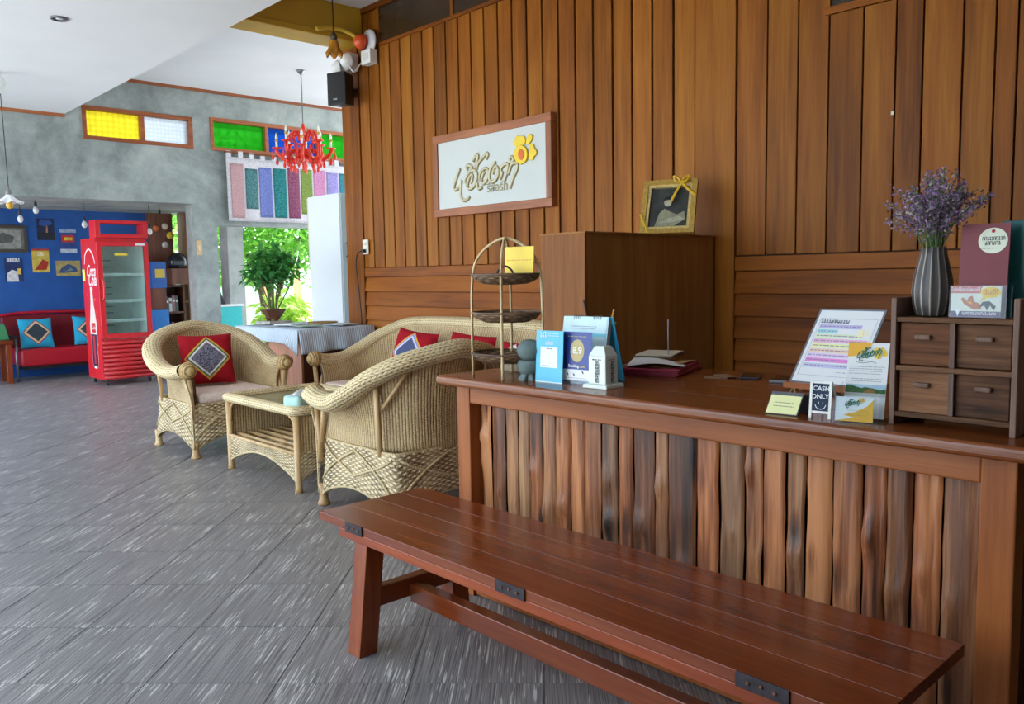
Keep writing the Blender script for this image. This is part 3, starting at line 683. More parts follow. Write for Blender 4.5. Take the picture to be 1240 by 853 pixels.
pn.poly([(.001, .067), (.099, .067), (.099, .078), (.085, .076), (.07, .08), (.05, .083), (.04, .08), (.028, .083), (.012, .088), (.001, .086)], plain(66, 104, 58, .8, var=.5, scale=250), 'photo_trees', 1)
pn.poly([(.045, .067), (.075, .067), (.07, .076), (.06, .079), (.05, .074)], plain(160, 120, 60, .8, var=.2), 'photo_roof', 2)
pn.rect(.001, .058, .099, .067, plain(206, 206, 200, .8), 'photo_ground', 1)
Mc = in_thing(bh, PM((-.962, 2.022, ZC+.004), .254, .22)); pc = Panel(bh, Mc)
pc.rect(0, 0, .09, .062, PAPER, 'business_card', 0)
pc.poly([(.0, .0), (.09, .0), (.09, .058), (.075, .04), (.05, .025), (.02, .016), (.045, .010)], ORNG, 'card_print', 1)
logo(pc, .04, .045, .035, GREENI, .0016, 2); orchid(pc, .062, .055, .007, ORNG, 2)
pc.lines(.03, .08, [.028, .022, .016], plain(196, 150, 70, .8), .0008)
MB().box(0, 0, 0, .105, .0025, .10).build('front_plate', ACR, bh).matrix_local = Mc @ Matrix.Translation((.046, .036, .004)) @ Matrix.Rotation(PI/2, 4, 'X') @ Matrix.Rotation(0, 4, 'Z')
MB().box(0, 0, 0, .104, .10, .003).build('base_plate', ACR, bh, loc=(-.01, .03, .0015), rot=(0, 0, .254))
for s in (0, 1): MB().hexa([(0, 0, 0), (.0025, 0, 0), (.0025, .085, 0), (0, .085, 0)], [(0, .012, .07), (.0025, .012, .07), (.0025, .11, .09), (0, .11, .09)]).build('side_plate', ACR, bh, loc=(-.063+s*.1, -.04+s*.026, .002), rot=(0, 0, .254))

# chalkboard easel
ce = thing('chalkboard_easel', 'tiny white framed chalkboard easel lettered CASH ONLY with a smile', 'sign', (-1.01, 2.05, ZC))
Mk = in_thing(ce, PM((-1.040, 2.04, ZC+.0), .12, .12)); pk = Panel(ce, Mk)
EAS = plain(236, 236, 230, .6); SLATE = plain(40, 54, 78, .8, var=.15); CHALK = plain(232, 236, 238, .9)
for u in (.003, .053): pk._put(MB().bb(u-.0035, u+.0035, 0, .097, -.004, .004), 'upright', EAS, 0)
for v in (.016, .094): pk._put(MB().bb(0, .056, v-.003, v+.003, -.003, .003), 'frame_rail', EAS, 0)
pk.rect(.004, .017, .052, .092, SLATE, 'slate', 1)
pk.text('CASH', .028, .078, .017, CHALK, lay=3, bold=.0003); pk.text('ONLY', .026, .057, .017, CHALK, lay=3, bold=.0003, rot=.04)
pk.stroke([(.014, .036), (.018, .028), (.028, .024), (.038, .028), (.042, .036)], .0016, CHALK, 'smile', 3)
for u in (.023, .034): pk.stroke([(u, .043), (u, .040), (u, .037)], .0016, CHALK, 'smile_eye', 3)
for u in (.006, .05): MB().tube([(u-.03, .055, 0), (u-.03, .018, .09)], .003, 6).build('prop_leg', EAS, ce)

# folded yellow tent card on dark stand
tn = thing('tent_card', 'small pale yellow notice card tilted on a grey stand', 'card', (-1.115, 2.06, ZC))
Mt = in_thing(tn, PM((-1.157, 2.022, ZC+.002), .10, .72)); pt = Panel(tn, Mt)
pt._put(MB().bb(-.001, .088, -.001, .072, -.003, 0), 'backing', plain(96, 96, 100, .6), 0)
pt.rect(.001, .001, .086, .060, plain(238, 238, 176, .7, var=.01), 'card', 1); pt.lines(.016, .074, [.036, .025], INK, .0016)
pt._put(MB().tube([(.05, .070, 0), (.052, .080, .004), (.06, .082, .004), (.063, .071, 0)], .002, 6), 'clip', plain(150, 132, 96, .4, .7), 0)
MB().hexa([(-.04, .03, 0), (.04, .035, 0), (.04, .075, 0), (-.04, .07, 0)], [(-.042, .028, .048), (.044, .036, .048), (.044, .042, .05), (-.042, .034, .05)]).build('stand', plain(60, 60, 64, .6), tn)

# laminated notice on a wooden easel
le = thing('notice_easel', 'laminated notice with coloured highlighter bands leaning on a wooden easel', 'sign', (-1.23, 2.6, ZC))
Ml = in_thing(le, PM((-1.339, 2.494, ZC+.025), -.021, .72)); pl = Panel(le, Ml)
pl._put(MB().bb(-.003, .223, -.003, .304, -.003, 0), 'laminate', plain(120, 122, 128, .25), 0)
pl.rect(.004, .004, .216, .297, PAPER, 'sheet', 1)
for a in ((.015, .030, .207, .0308), (.015, .262, .207, .2628), (.015, .030, .0158, .262), (.2062, .030, .207, .262)): pl.rect(*a, GRYINK, 'border_line', 2)
pl.scribble(.02, .12, .250, .012, plain(56, 66, 120, .8), 'heading', 3, 5)
for v, u0, u1, c in ((.229, .020, .165, (196, 190, 232)), (.209, .020, .09, (170, 222, 232)), (.190, .020, .18, (226, 236, 206)), (.170, .020, .2, (240, 190, 214)), (.150, .020, .2, (238, 240, 176)), (.130, .020, .2, (244, 214, 190)), (.111, .020, .2, (232, 206, 238)), (.092, .020, .2, (236, 150, 220)), (.070, .020, .2, (206, 206, 236))):
    pl.rect(u0, v-.008, u1, v+.008, plain(*c, .8, var=.03), 'highlight', 2); pl.lines(u0+.004, u1-.004, [v], plain(150, 140, 170, .8), .003, lay=3)
orchid(pl, .175, .205, .02, plain(250, 240, 200, .8), 2); pl.lines(.14, .19, [.047], GRYINK, .003, lay=3)
MB().box(0, 0, 0, .24, .03, .018).build('ledge', W_CTR, le, loc=(0, -.115, .016))
for s in (-1, 1): MB().tube([(s*.07, -.11, .002), (s*.045, .07, .20)], .006, 6).build('easel_leg', CANE, le)
MB().tube([(0, .16, .003), (0, .07, .20)], .006, 6).build('rear_leg', CANE, le)

# menu holder on top of the chest
mh = thing('leaflet_holder', 'clear holder with maroon food leaflets and a rooster card on the chest', 'leaflet holder', (-.665, 2.13, ZC+.2685))
Mh = in_thing(mh, PM((-.716, 2.125, ZC+.2705), .03, .10)); p2 = Panel(mh, Mh)
MAR = plain(122, 38, 48, .5, var=.04); CRM = plain(228, 232, 210, .7)
p2._put(MB().bb(0, .103, 0, .218, -.006, 0), 'maroon_leaflet', MAR, 0)
p2.disc(.068, .178, .031, CRM, 'title_disc', 1, .030)
p2.scribble(.046, .092, .183, .008, INK, 'title', 2, 7); p2.scribble(.052, .084, .172, .008, INK, 'title', 2, 9); p2.lines(.046, .09, [.160], GRYINK, .0015)
p2.disc(.068, .2, .004, plain(180, 40, 50, .7), 'title_mark', 2)
Mh2 = in_thing(mh, PM((-.721, 2.098, ZC+.2705), .03, .08)); p3 = Panel(mh, Mh2)
p3._put(MB().bb(0, .106, 0, .072, -.003, 0), 'rooster_card', plain(226, 222, 208, .6), 0)
p3.rect(0, .056, .066, .072, plain(206, 104, 96, .7), 'card_band', 1); p3.text('\u0e44\u0e1b\u0e40\u0e17\u0e35\u0e48\u0e22\u0e27\u0e44\u0e2b\u0e19\u0e14\u0e35?', .033, .064, .0125, PAPER, lay=2)
p3.rect(0, 0, .106, .014, plain(96, 60, 100, .7), 'card_band', 1); p3.scribble(.026, .098, .009, .006, PAPER, 'lettering', 2, 4)
p3.disc(.084, .058, .021, plain(244, 200, 40, .7), 'speech_bubble', 2, .0125); p3.poly([(.07, .05), (.08, .047), (.062, .036)], plain(244, 200, 40, .7), 'speech_bubble', 2)
p3.text('\u0e19\u0e31\u0e48\u0e19\u0e14\u0e35!', .084, .058, .015, plain(200, 50, 40, .7), lay=4, rot=.12)
p3.poly([(.022, .042), (.03, .030), (.05, .018), (.066, .020), (.062, .032), (.05, .036), (.046, .050), (.038, .046), (.036, .036), (.026, .046)], plain(196, 106, 62, .7), 'rooster_print', 2)
p3.poly([(.06, .022), (.068, .036), (.082, .038), (.096, .026), (.092, .016), (.084, .028), (.078, .016), (.072, .028)], plain(60, 66, 66, .7), 'rooster_tail_print', 2)
p3.poly([(.036, .036), (.046, .030), (.044, .036)], plain(240, 200, 60, .7), 'rooster_beak_print', 3)
p3.poly([(.010, .020), (.022, .018), (.016, .002)], PAPER, 'card_badge', 2)
p3._put(MB().bb(-.002, .118, -.001, .074, .004, .0065), 'front_plate', ACR, 0); p3._put(MB().bb(.116, .118, -.001, .074, -.04, .004), 'side_plate', ACR, 0); p3._put(MB().bb(-.002, 0, -.001, .074, -.04, .004), 'side_plate', ACR, 0)
tl = thing('book', 'teal covered book standing behind the maroon leaflets', 'book', (-.60, 2.2, ZC+.2685))
MB().box(0, 0, 0, .09, .016, .225).build('cover', plain(30, 104, 104, .5), tl, bevel=.002, loc=(0, 0, .1128)); MB().box(0, 0, 0, .003, .012, .218).build('page_block', PAPER, tl, loc=(.0445, 0, .1128))
nb = MB().box(0, 0, 0, .05, .08, .13).build('wooden_box', W_CAB, bevel=.003, loc=(-.52, 2.22, ZC+.2685+.0655)); tag(nb, 'upright light wooden box at the far end of the chest', 'box'); nb.location = (-.535, 2.24, ZC+.38)

# blue sign, navy rating sign, calendar
BL1 = plain(84, 190, 226, .4, var=.10, scale=12); NAVY = plain(34, 58, 140, .35, var=.1, scale=20); GOLD = plain(196, 176, 120, .5)
bs_ = thing('payment_sign', 'sky blue payment sign card with a blank white square beside the stone figure', 'sign', (-2.06, 2.11, ZC))
p4 = Panel(bs_, in_thing(bs_, PM((-2.121, 2.098, ZC), .06, .06)))
p4._put(MB().bb(0, .126, 0, .186, -.003, 0), 'card', BL1, 0)
p4.rect(.022, .054, .102, .128, PAPER, 'white_square', 1); p4.scribble(.018, .05, .172, .018, PAPER, 'lettering', 1, 3); p4.lines(.058, .108, [.176, .168], PAPER, .003)
p4.scribble(.044, .08, .142, .011, PAPER, 'lettering', 1, 8); p4.lines(.05, .078, [.122], INK, .003); p4.lines(.03, .096, [.061], GRYINK, .0015)
p4.rect(0, .0, .126, .004, plain(214, 240, 246, .2), 'acrylic_edge', 1)
ns = thing('rating_sign', 'navy blue rating sign with a gold 8.9 disc in an acrylic stand', 'sign', (-1.95, 2.14, ZC))
p5 = Panel(ns, in_thing(ns, PM((-2.014, 2.126, ZC), .09, .08)))
p5._put(MB().bb(-.002, .126, 0, .186, -.004, -.001), 'acrylic_back', glassy('acrylic', (.8, .9, 1), .05, .06), 0)
p5.rect(0, .052, .122, .184, NAVY, 'navy_print', 0); p5.rect(0, .014, .122, .052, PAPER, 'white_strip', 0)
p5.disc(.062, .118, .030, GOLD, 'gold_disc', 1, .040, 32); p5.text('8.9', .062, .118, .034, PAPER, lay=2, bold=.0006)
p5.text('Booking', .048, .064, .014, PAPER, lay=2, bold=.0004); p5.text('.com', .086, .064, .014, GOLD, lay=2, bold=.0003); p5.lines(.02, .1, [.168], GOLD, .0022)
for u, v in ((.022, .034), (.05, .032), (.088, .042)): p5.poly([(u-.004, v+.005), (u+.001, v+.006), (u+.006, v-.003), (u+.001, v-.004)], INK, 'icon_print', 1)
p5.lines(.01, .11, [.022], GRYINK, .0015, lay=1)
MB().box(0, 0, 0, .124, .06, .004).build('acrylic_foot', ACR, ns, loc=(-.004, .0, .002), rot=(0, 0, .09))
cl = thing('desk_calendar', 'light blue spiral desk calendar standing behind the rating sign', 'calendar', (-1.99, 2.22, ZC))
CY = plain(120, 206, 224, .5, var=.05); CB = plain(60, 170, 210, .5, var=.05)
Mcal = in_thing(cl, PM((-2.093, 2.185, ZC), .06, .17)); p6 = Panel(cl, Mcal)
p6._put(MB().bb(0, .205, 0, .236, -.004, -.002), 'front_board', plain(206, 236, 244, .5), 0); p6.rect(.004, .004, .2, .232, plain(214, 240, 246, .6), 'calendar_page', 0)
p6.rect(.004, .165, .2, .176, CY, 'page_band', 1); p6.lines(.04, .16, [.2, .192], GRYINK, .002, lay=1)
for k in range(6): p6._put(MB().bb(.002, .205, .002, .23-.001*k, -.007-.0025*k, -.0055-.0025*k), 'page', PAPER if k % 2 else plain(80, 84, 90, .6), 0)
MB().hexa([(-.1, .082, 0), (.108, .092, 0), (.108, .097, 0), (-.1, .087, 0)], [(-.1, .020, .23), (.108, .030, .23), (.108, .034, .232), (-.1, .024, .232)]).build('rear_board', CB, cl)
for u in (.052, .062, .072, .082, .142, .152, .162, .172): p6._put(MB().tube([(u, .226, 0), (u, .236, .003), (u, .241, -.004), (u, .236, -.013), (u, .228, -.012)], .0012, 5), 'spiral_ring', plain(150, 154, 160, .3, .9), 0)
# white donation box shaped like a little house
dn = thing('donation_box', 'small white house shaped ceramic donation box with black lettering', 'donation box', (-1.83, 2.135, ZC), math.radians(3))
CER = plain(226, 234, 226, .25, var=.02)
MB().hexa([(-.052, -.05, 0), (.052, -.05, 0), (.052, .05, 0), (-.052, .05, 0)], [(-.05, -.048, .014), (.05, -.048, .014), (.05, .048, .014), (-.05, .048, .014)]).build('base', CER, dn, bevel=.003)
def sq(w, d, z): return [(-w, -d, z), (w, -d, z), (w, d, z), (-w, d, z)]
MB().hexa(sq(.037, .035, .014), sq(.036, .034, .11)).build('body', CER, dn, bevel=.003)
MB().hexa(sq(.036, .034, .11), sq(.020, .020, .142)).build('roof', CER, dn, bevel=.002)
MB().bb(-.013, .013, -.0025, .0025, .1421, .1425).build('coin_slot', BLACK, dn)
for M_ in (PM((0, -.0362, 0)), PX((.0378, 0, 0))):
    q = Panel(dn, M_); q.lines(-.018, .018, [.097], INK, .004, lay=0)
    for k in range(8): q.scribble(-.007, .009, .088-.0092*k, .0068, INK, 'lettering', 1, 30+k, .0016)
# stone figure
sf = thing('stone_figure', 'round headed grey stone figure sitting on the counter', 'figurine', (-2.165, 2.115, ZC))
STONE = concrete('speckled_stone', srgb(70, 82, 82), srgb(104, 120, 118), srgb(150, 162, 158))
MB().lathe([(.003, .072), (.03, .076), (.043, .09), (.049, .108), (.045, .126), (.032, .142), (.012, .150), (.001, .151)], 22).build('head', STONE, sf, smooth=True)
MB().lathe([(.02, .022), (.036, .026), (.044, .044), (.046, .062), (.042, .073), (.02, .076)], 22).build('body', STONE, sf, smooth=True)
for x, y in ((-.028, -.012), (.0, -.03), (.028, -.012), (0, .02)):
    MB().hexa([(x-.014, y-.018, 0), (x+.014, y-.018, 0), (x+.012, y+.016, 0), (x-.012, y+.016, 0)], [(x*.5-.010, y*.5-.010, .032), (x*.5+.010, y*.5-.010, .032), (x*.5+.01, y*.5+.012, .032), (x*.5-.01, y*.5+.012, .032)]).build('foot', STONE, sf, bevel=.004)

# three tier bamboo rack
rk = thing('bamboo_rack', 'three tier bamboo rack with shallow woven trays on the counter end', 'rack', (-2.3115, 2.1375, ZC))
LEGS = [(-.1415, -.0525), (.0795, -.0985), (.1415, .0525), (-.0795, .0985)]
TRAY = weave('tray_split_bamboo', .03, .007, srgb(58, 42, 30), srgb(112, 86, 62), srgb(150, 120, 90))
for k in (0, 1):
    (ax, ay), (bx_, by) = LEGS[k], LEGS[k+2]
    P = [(ax, ay, 0), (ax, ay, .20), (ax*.98, ay*.98, .34), (ax*.88, ay*.88, .43), (ax*.55, ay*.55, .49), (0, 0, .525), (bx_*.55, by*.55, .49), (bx_*.88, by*.88, .43), (bx_*.98, by*.98, .34), (bx_, by, .20), (bx_, by, 0)]
    MB().tube(crom(P, 5), .0055, 7).build('hoop', BAMB, rk, smooth=True)
for z, tx in ((.068, 0), (.222, 0), (.366, 0)):
    tr = MB().lathe([(.02, -.012), (.09, -.008), (.122, .006), (.140, .022), (.143, .022), (.141, .016), (.124, .001), (.09, -.013), (.02, -.017)], 34, sx=1.0, sy=.86, cap=False).build('tray', TRAY, rk, smooth=True, loc=(0, 0, z))
    MB().tube([(.143*math.cos(2*PI*i/36), .143*.86*math.sin(2*PI*i/36), .023) for i in range(36)], .0045, 6, closed=True).build('tray_rim', wood('tray_rim', srgb(70, 50, 36), srgb(112, 84, 60), srgb(150, 116, 84), 0), tr, smooth=True)
ys_ = thing('yellow_notice', 'yellow notice card standing on the top tray of the bamboo rack', 'sign', (-2.26, 2.13, ZC+.37))
p7 = Panel(ys_, in_thing(ys_, PM((-2.315, 2.135, ZC+.386), .10, .06))); p7._put(MB().bb(0, .14, 0, .105, -.003, 0), 'card', plain(246, 212, 70, .5, var=.03), 0)
p7.lines(.01, .13, [.055], plain(226, 170, 80, .7), .004, lay=1)
p7._put(MB().tube([(.03, .1, 0), (.05, .115, -.005), (.03, .13, -.01)], .0015, 5), 'clip', plain(90, 80, 70, .4, .5), 0)
bc = thing('coiled_bracelet', 'dark cord bracelet lying on the top tray', 'bracelet', (-2.265, 2.085, ZC+.374))
MB().tube(crom([(-.04, 0, .006), (-.02, -.01, .03), (.01, 0, .045), (.035, .01, .025), (.04, .0, .004)], 6), .004, 6).build('cord', plain(60, 36, 26, .6), bc, smooth=True)
MB().lathe([(.002, 0), (.03, .002), (.034, .008), (.02, .014), (.002, .015)], 14, sy=.6).build('clasp', plain(150, 160, 166, .4), bc, smooth=True, loc=(-.02, -.02, -.004))

# papers, spike, folders, phones
MRF = plain(160, 40, 70, .5, var=.06)
fo = thing('folder_stack', 'pile of crimson folders with loose papers on the counter', 'folders', (-1.96, 2.62, ZC))
for k in range(4): tint(MB().box(0, 0, 0, .25, .33, .006).build('folder', MRF, fo, bevel=.002, loc=(.004*(k % 2), -.005*k, .004+k*.0075), rot=(0, 0, .35+.03*(k-1.5))), (1, 1, 1))
MB().grid(lambda u, v: ((u-.5)*.21, (v-.5)*.30, .036+.012*math.sin(u*3+v*2)+.008*math.exp(-((u-.5)**2+(v-.5)**2)*10)), 14, 14).build('paper_sheet', PAPER, fo, rot=(0, 0, .52), loc=(.01, -.01, 0), solid=.0006)
MB().grid(lambda u, v: ((u-.5)*.2, (v-.5)*.28, .033+.004*math.sin(u*4-v*3)), 10, 10).build('brown_sheet', plain(176, 140, 92, .7), fo, rot=(0, 0, .2), solid=.0008)
sk = thing('bill_spike', 'thin steel bill spike through the papers on the folders', 'bill spike', (-1.945, 2.66, ZC+.036))
MB().tube([(0, 0, 0), (0, 0, .165)], [.0025, .0015], 8).build('spike', plain(170, 170, 176, .3, .9), sk); MB().lathe([(.001, 0), (.012, .001), (.012, .008), (.002, .012)], 12).build('base_knob', plain(150, 90, 70, .5), sk)
ob = thing('magazine', 'brown edged brochure lying on the crimson folders', 'magazine', (-2.0, 2.70, ZC+.048)); MB().box(0, 0, 0, .15, .2, .006).build('pages', plain(206, 196, 176, .6), ob, bevel=.002, loc=(-.03, .02, .012), rot=(0, 0, .4)); MB().box(0, 0, 0, .155, .205, .008).build('cover', plain(120, 100, 76, .6), ob, bevel=.003, loc=(-.03, .02, .004), rot=(0, 0, .36))
def phone(x, y, rz, label, c):
    t = thing('mobile_phone', label, 'phone', (x, y, ZC), rz)
    MB().box(0, 0, .005, .068, .138, .009).build('case', plain(*c, .35), t, bevel=.003); MB().box(0, 0, .0098, .062, .13, .0008).build('screen', plain(24, 26, 32, .08), t)
phone(-1.585, 2.665, .45, 'black mobile phone lying beside two brown cards', (40, 44, 54)); phone(-1.455, 2.66, .3, 'grey mobile phone half hidden under the notice easel', (120, 124, 134))
for k, (x, y, a) in enumerate(((-1.675, 2.58, .5), (-1.66, 2.62, -.4))):
    o = MB().box(0, 0, .002, .085, .05, .003).build('leather_tag', plain(134, 104, 78, .7), loc=(x, y, ZC+.0035*k), rot=(0, 0, a), bevel=.001); tag(o, 'brown leather tag ' + ('lying flat on the counter left of the black phone', 'resting crosswise over another tag beside the black phone')[k], 'tag', 'leather tags on the counter')
# pen cup behind the calendar
pc_ = thing('pen_cup', 'dark pen cup behind the desk calendar', 'pen cup', (-2.10, 2.42, ZC))
MB().lathe([(.035, 0), (.036, .1), (.033, .1), (.032, .01)], 18).build('cup', BLACK, pc_, smooth=False)
for k, (a, l, c) in enumerate(((3.3, .285, (60, 60, 66)), (.0, .25, (220, 170, 40)), (.8, .20, (60, 140, 80)), (-1.2, .18, (190, 50, 50)))):
    o = MB().tube([(0, 0, .02), (.07*math.cos(a), .03*math.sin(a), l)], .004, 6).build('pen', plain(*c, .4)); o.location = (-2.10+.007*k, 2.42+.006*k, ZC); tag(o, ('dark grey pen leaning left', 'yellow pencil leaning right', 'green pen', 'red pen')[k] + ' standing in the cup behind the calendar', 'pen')
db = thing('desk_box', 'low red brown wooden box on the counter behind the stone figure', 'box', (-2.38, 2.62, ZC)); MB().box(0, 0, .045, .24, .2, .09).build('body', W_CTR, db, bevel=.003); MB().box(0, 0, .0955, .25, .21, .011).build('lid', W_TOP, db, bevel=.003)
tk = thing('wooden_block', 'pale weathered wooden block under the bamboo rack', 'block', (-2.40, 2.30, ZC)); MB().box(0, 0, .026, .17, .09, .052).build('body', wood('grey_plank', srgb(96, 82, 60), srgb(140, 124, 96), srgb(170, 154, 126), 0, .6), tk, bevel=.003)
# yellow flower left on the lowest tray
yb = MB().lathe([(.002, 0), (.012, .002), (.014, .008), (.006, .012)], 10).build('yellow_blossom', plain(236, 200, 50, .6), smooth=True, loc=(-2.24, 2.08, ZC+.078)); tag(yb, 'small yellow blossom lying on the lowest rack tray', 'flower')

# ------------------------------------------------------------------ wicker furniture
WK = dict(dark=srgb(80, 56, 32), mid=srgb(164, 132, 86), light=srgb(214, 188, 142))
WV_FINE = weave('wicker_fine', .019, .007, ribs=True, **WK)
WV_COARSE = weave('wicker_coarse', .030, .016, dark=srgb(96, 74, 48), mid=srgb(196, 170, 126), light=srgb(236, 218, 180), bstr=1.0, dist=.006)
WV_BRAID = weave('wicker_braid', .030, .026, dark=srgb(70, 52, 32), mid=srgb(176, 150, 104), light=srgb(226, 206, 162), chevron=True, bstr=.8, dist=.006)
WV_ROPE = weave('wicker_rope', .016, .03, dark=srgb(80, 60, 36), mid=srgb(172, 146, 100), light=srgb(214, 192, 148), chevron=True)
CUSH = cloth('seat_cushion_cloth', srgb(226, 200, 186), srgb(240, 222, 210), scale=60)
REDC = cloth('red_cushion_cloth', srgb(140, 14, 26), srgb(176, 26, 40), scale=250)
TURQ = cloth('turquoise_cushion_cloth', srgb(30, 150, 190), srgb(60, 180, 214), scale=250)

def pillow(t, name, m, w, h, th, patch=None):
    """puffy cushion in its own XZ plane facing -Y, base at z=0; patch = list of (half size, material)"""
    def surf(u, v, s):
        a, b = 2*u-1, 2*v-1
        x = w/2*a*(1-.06*(1-b*b)*abs(a)**3) ; z = h/2*b*(1-.06*(1-a*a)*abs(b)**3)
        return Vector((x, s*th/2*((1-a**4)*(1-b**4))**.55, z+h/2))
    mb = MB(); mb.grid(lambda u, v: surf(u, v, -1), 18, 18); mb.grid(lambda u, v: surf(1-u, v, 1), 18, 18)
    o = mb.build(name, m, t, smooth=True)
    for k, (hs, pm) in enumerate(patch or []):
        # diamond lying on the front
        def df(u, v, hs=hs, k=k):
            a, b = (2*u-1)*hs, (2*v-1)*hs; x, z = (a+b)*.7071, (b-a)*.7071
            p = surf(.5+x/w, .5+z/h, -1); return p+Vector((0, -.0012*(k+1), 0))
        MB().grid(df, 8, 8).build('diamond_patch', pm, o, smooth=True)
    return o
PATCH = lambda c1, c2, c3, c4, s: [(s, c1), (s*.9, c2), (s*.82, c3), (s*.72, c4)]
CHK = cloth('woven_check', srgb(54, 52, 70), srgb(140, 136, 150), scale=120)
RED_P = lambda s: PATCH(plain(206, 164, 60, .9), plain(60, 96, 70, .9), plain(226, 220, 214, .9), CHK, s)
BLU_P = lambda s: PATCH(plain(226, 164, 60, .9), plain(120, 140, 210, .9), plain(214, 206, 220, .9), plain(74, 82, 120, .9), s)
TRQ_P = lambda s: PATCH(plain(150, 70, 90, .9), plain(222, 190, 150, .9), plain(222, 190, 150, .9), plain(52, 66, 74, .9, var=.2), s)

def wicker_seat(name, label, cat, loc, rotz, HW, group=None):
    """front towards local +x; HW = half distance between the arm fronts"""
    t = thing(name, label, cat, loc, rotz, group)
    e = HW-.35                                    # extra straight length for a settee
    rim = [(.345, -.35, .635), (.22, -.365, .605), (.06, -.385, .615), (-.10, -.395, .69), (-.24, -.355, .80), (-.345, -.245, .885), (-.405, -.10, .93)]
    rim = [(x, y, .635+(z-.635)*.84) for x, y, z in rim]; ZB = .896
    full = [(x, y-e, z) for x, y, z in rim] + ([(-.415, -e*.5, ZB)] if e > .1 else []) + [(-.415, 0, ZB)] + ([(-.415, e*.5, ZB)] if e > .1 else []) + [(x, -y+e, z) for x, y, z in reversed(rim)]
    NR = 150 if e < .1 else 240
    R, LR = resamp(crom(full, 12), NR)
    low = [(.335, -.325, .375), (.18, -.325, .37), (.02, -.325, .37), (-.12, -.315, .37), (-.24, -.275, .37), (-.315, -.19, .37), (-.345, -.08, .37)]
    fl = [(x, y-e, z) for x, y, z in low] + ([(-.35, -e*.5, .37)] if e > .1 else []) + [(-.35, 0, .37)] + ([(-.35, e*.5, .37)] if e > .1 else []) + [(x, -y+e, z) for x, y, z in reversed(low)]
    Lo, LL = resamp(crom(fl, 12), NR)
    Cn = Vector((.05, 0, 0))
    def shell(u, v):
        i = min(NR, int(round(u*NR))); a, b = Lo[i], R[i]
        p = a.lerp(b, v); 
        n = Vector((p.x-.1, 0 if abs(p.y) < e else p.y-math.copysign(e, p.y), 0)); 
        if n.length > 1e-6: n.normalize()
        return p - n*.028*math.sin(v*PI)*.9
    MB().grid(shell, NR, 14, lambda u, v: (u*LR, v*.5)).build('woven_shell', WV_FINE, t, smooth=True, solid=.022)
    # rolled braided rim, strands raised as real relief
    rings = []
    for i, p in enumerate(R):
        tg = (R[min(i+1, NR)]-R[max(i-1, 0)]).normalized()
        out = tg.cross(Vector((0, 0, 1))).normalized()
        cent = Vector((.02, max(-e, min(e, p.y)), p.z))
        if out.dot(p-cent) < 0: out = -out
        up = tg.cross(out); up = up if up.z > 0 else -up
        rings.append((p, out, up))
    NRIM = NR*4; NA = 54; ROWS = 18
    def rimf(u, v):
        f = u*NR; i = min(NR-1, int(f)); w_ = f-i
        p = rings[i][0].lerp(rings[i+1][0], w_); o_ = rings[i][1].lerp(rings[i+1][1], w_).normalized(); up = rings[i][2].lerp(rings[i+1][2], w_).normalized()
        a = v*2*PI; V = v*ROWS; row = int(V) % ROWS; fr = V-int(V)
        st = abs(math.sin(PI*(u*LR/.024 + (fr if row % 2 else -fr))))
        d = .0050*math.sqrt(abs(math.sin(PI*V)))*math.sqrt(st)
        rx, rz = .064+d, .046+d
        return p + o_*(.032+rx*math.cos(a)) + up*(rz*math.sin(a))
    MB().grid(rimf, NRIM, NA, lambda u, v: (u*LR, v*ROWS*.02)).build('braided_rim', weave_rim, t, smooth=True)
    # arm end knobs of wound cane
    for s in (-1, 1):
        kp = R[0] if s < 0 else R[-1]
        k = MB().lathe([(.001, -.062), (.03, -.055), (.052, -.034), (.064, 0), (.052, .034), (.03, .055), (.001, .062)], 20).build('arm_knob', KNOB, t, smooth=True, loc=(kp.x+.012, kp.y+s*.02, kp.z-.004), rot=(0, PI/2, 0))
        x0, y0, z0 = kp.x+.0, kp.y, kp.z-.05
        MB().tube([(x0+.015, y0+s*.02, z0+.02), (.352, s*(HW-.005), .36), (.358, s*(HW+.0), .25)], .016, 8).build('arm_pole', CANE, t, smooth=True)
        MB().tube([(x0-.09, y0+s*.022, z0), (x0-.03, s*(HW-.003), .47), (.335, s*(HW-.005), .36)], .014, 8).build('arm_pole', CANE, t, smooth=True)
        MB().tube(crom([(x0+.01, y0+s*.055, z0+.03), (.366, s*(HW+.012), .44), (.368, s*(HW+.006), .30), (.37, s*(HW+.004), .07)], 5), .008, 6).build('front_binding', WV_ROPE, t, smooth=True)
        i = int(NR*.30) if e < .1 else int(NR*.20); i = i if s < 0 else NR-i
        q = rings[i]; yb = q[0].y+q[1].y*.02
        MB().tube([(q[0].x+.02, s*(HW-.012), .36), (q[0].x, yb, q[0].z-.03)], .015, 8).build('side_pole', CANE, t, smooth=True)
        j = int(NR*.38) if e < .1 else int(NR*.25); j = j if s < 0 else NR-j
        MB().tube([(q[0].x+.012, s*(HW-.004), .58), (rings[j][0].x+rings[j][1].x*.03, rings[j][0].y+rings[j][1].y*.03, rings[j][0].z-.04)], .010, 8).build('side_brace', CANE, t, smooth=True)
    # flared woven skirt with arched bottom
    def sk(u, v):
        # perimeter, rounded rectangle
        tx, ty = .345+.03*(1-v)**1.5, HW-.015+.025*(1-v)**1.5
        a = (u*4) % 4; side = int(a); f = a-side
        f2 = f
        cs = [(1, -1), (1, 1), (-1, 1), (-1, -1), (1, -1)]
        (ax, ay), (bx_, by) = cs[side], cs[side+1]
        x = (ax+(bx_-ax)*f2); y = (ay+(by-ay)*f2)
        arch = .052+.11*math.sin(PI*f)**.8 if True else 0
        zt = .378; z = arch+(zt-arch)*v
        rr_ = 1-.05*(abs(x)*abs(y))**6
        return (x*tx*rr_-.005, y*ty*rr_, z)
    per = 2*(.7+2*HW)
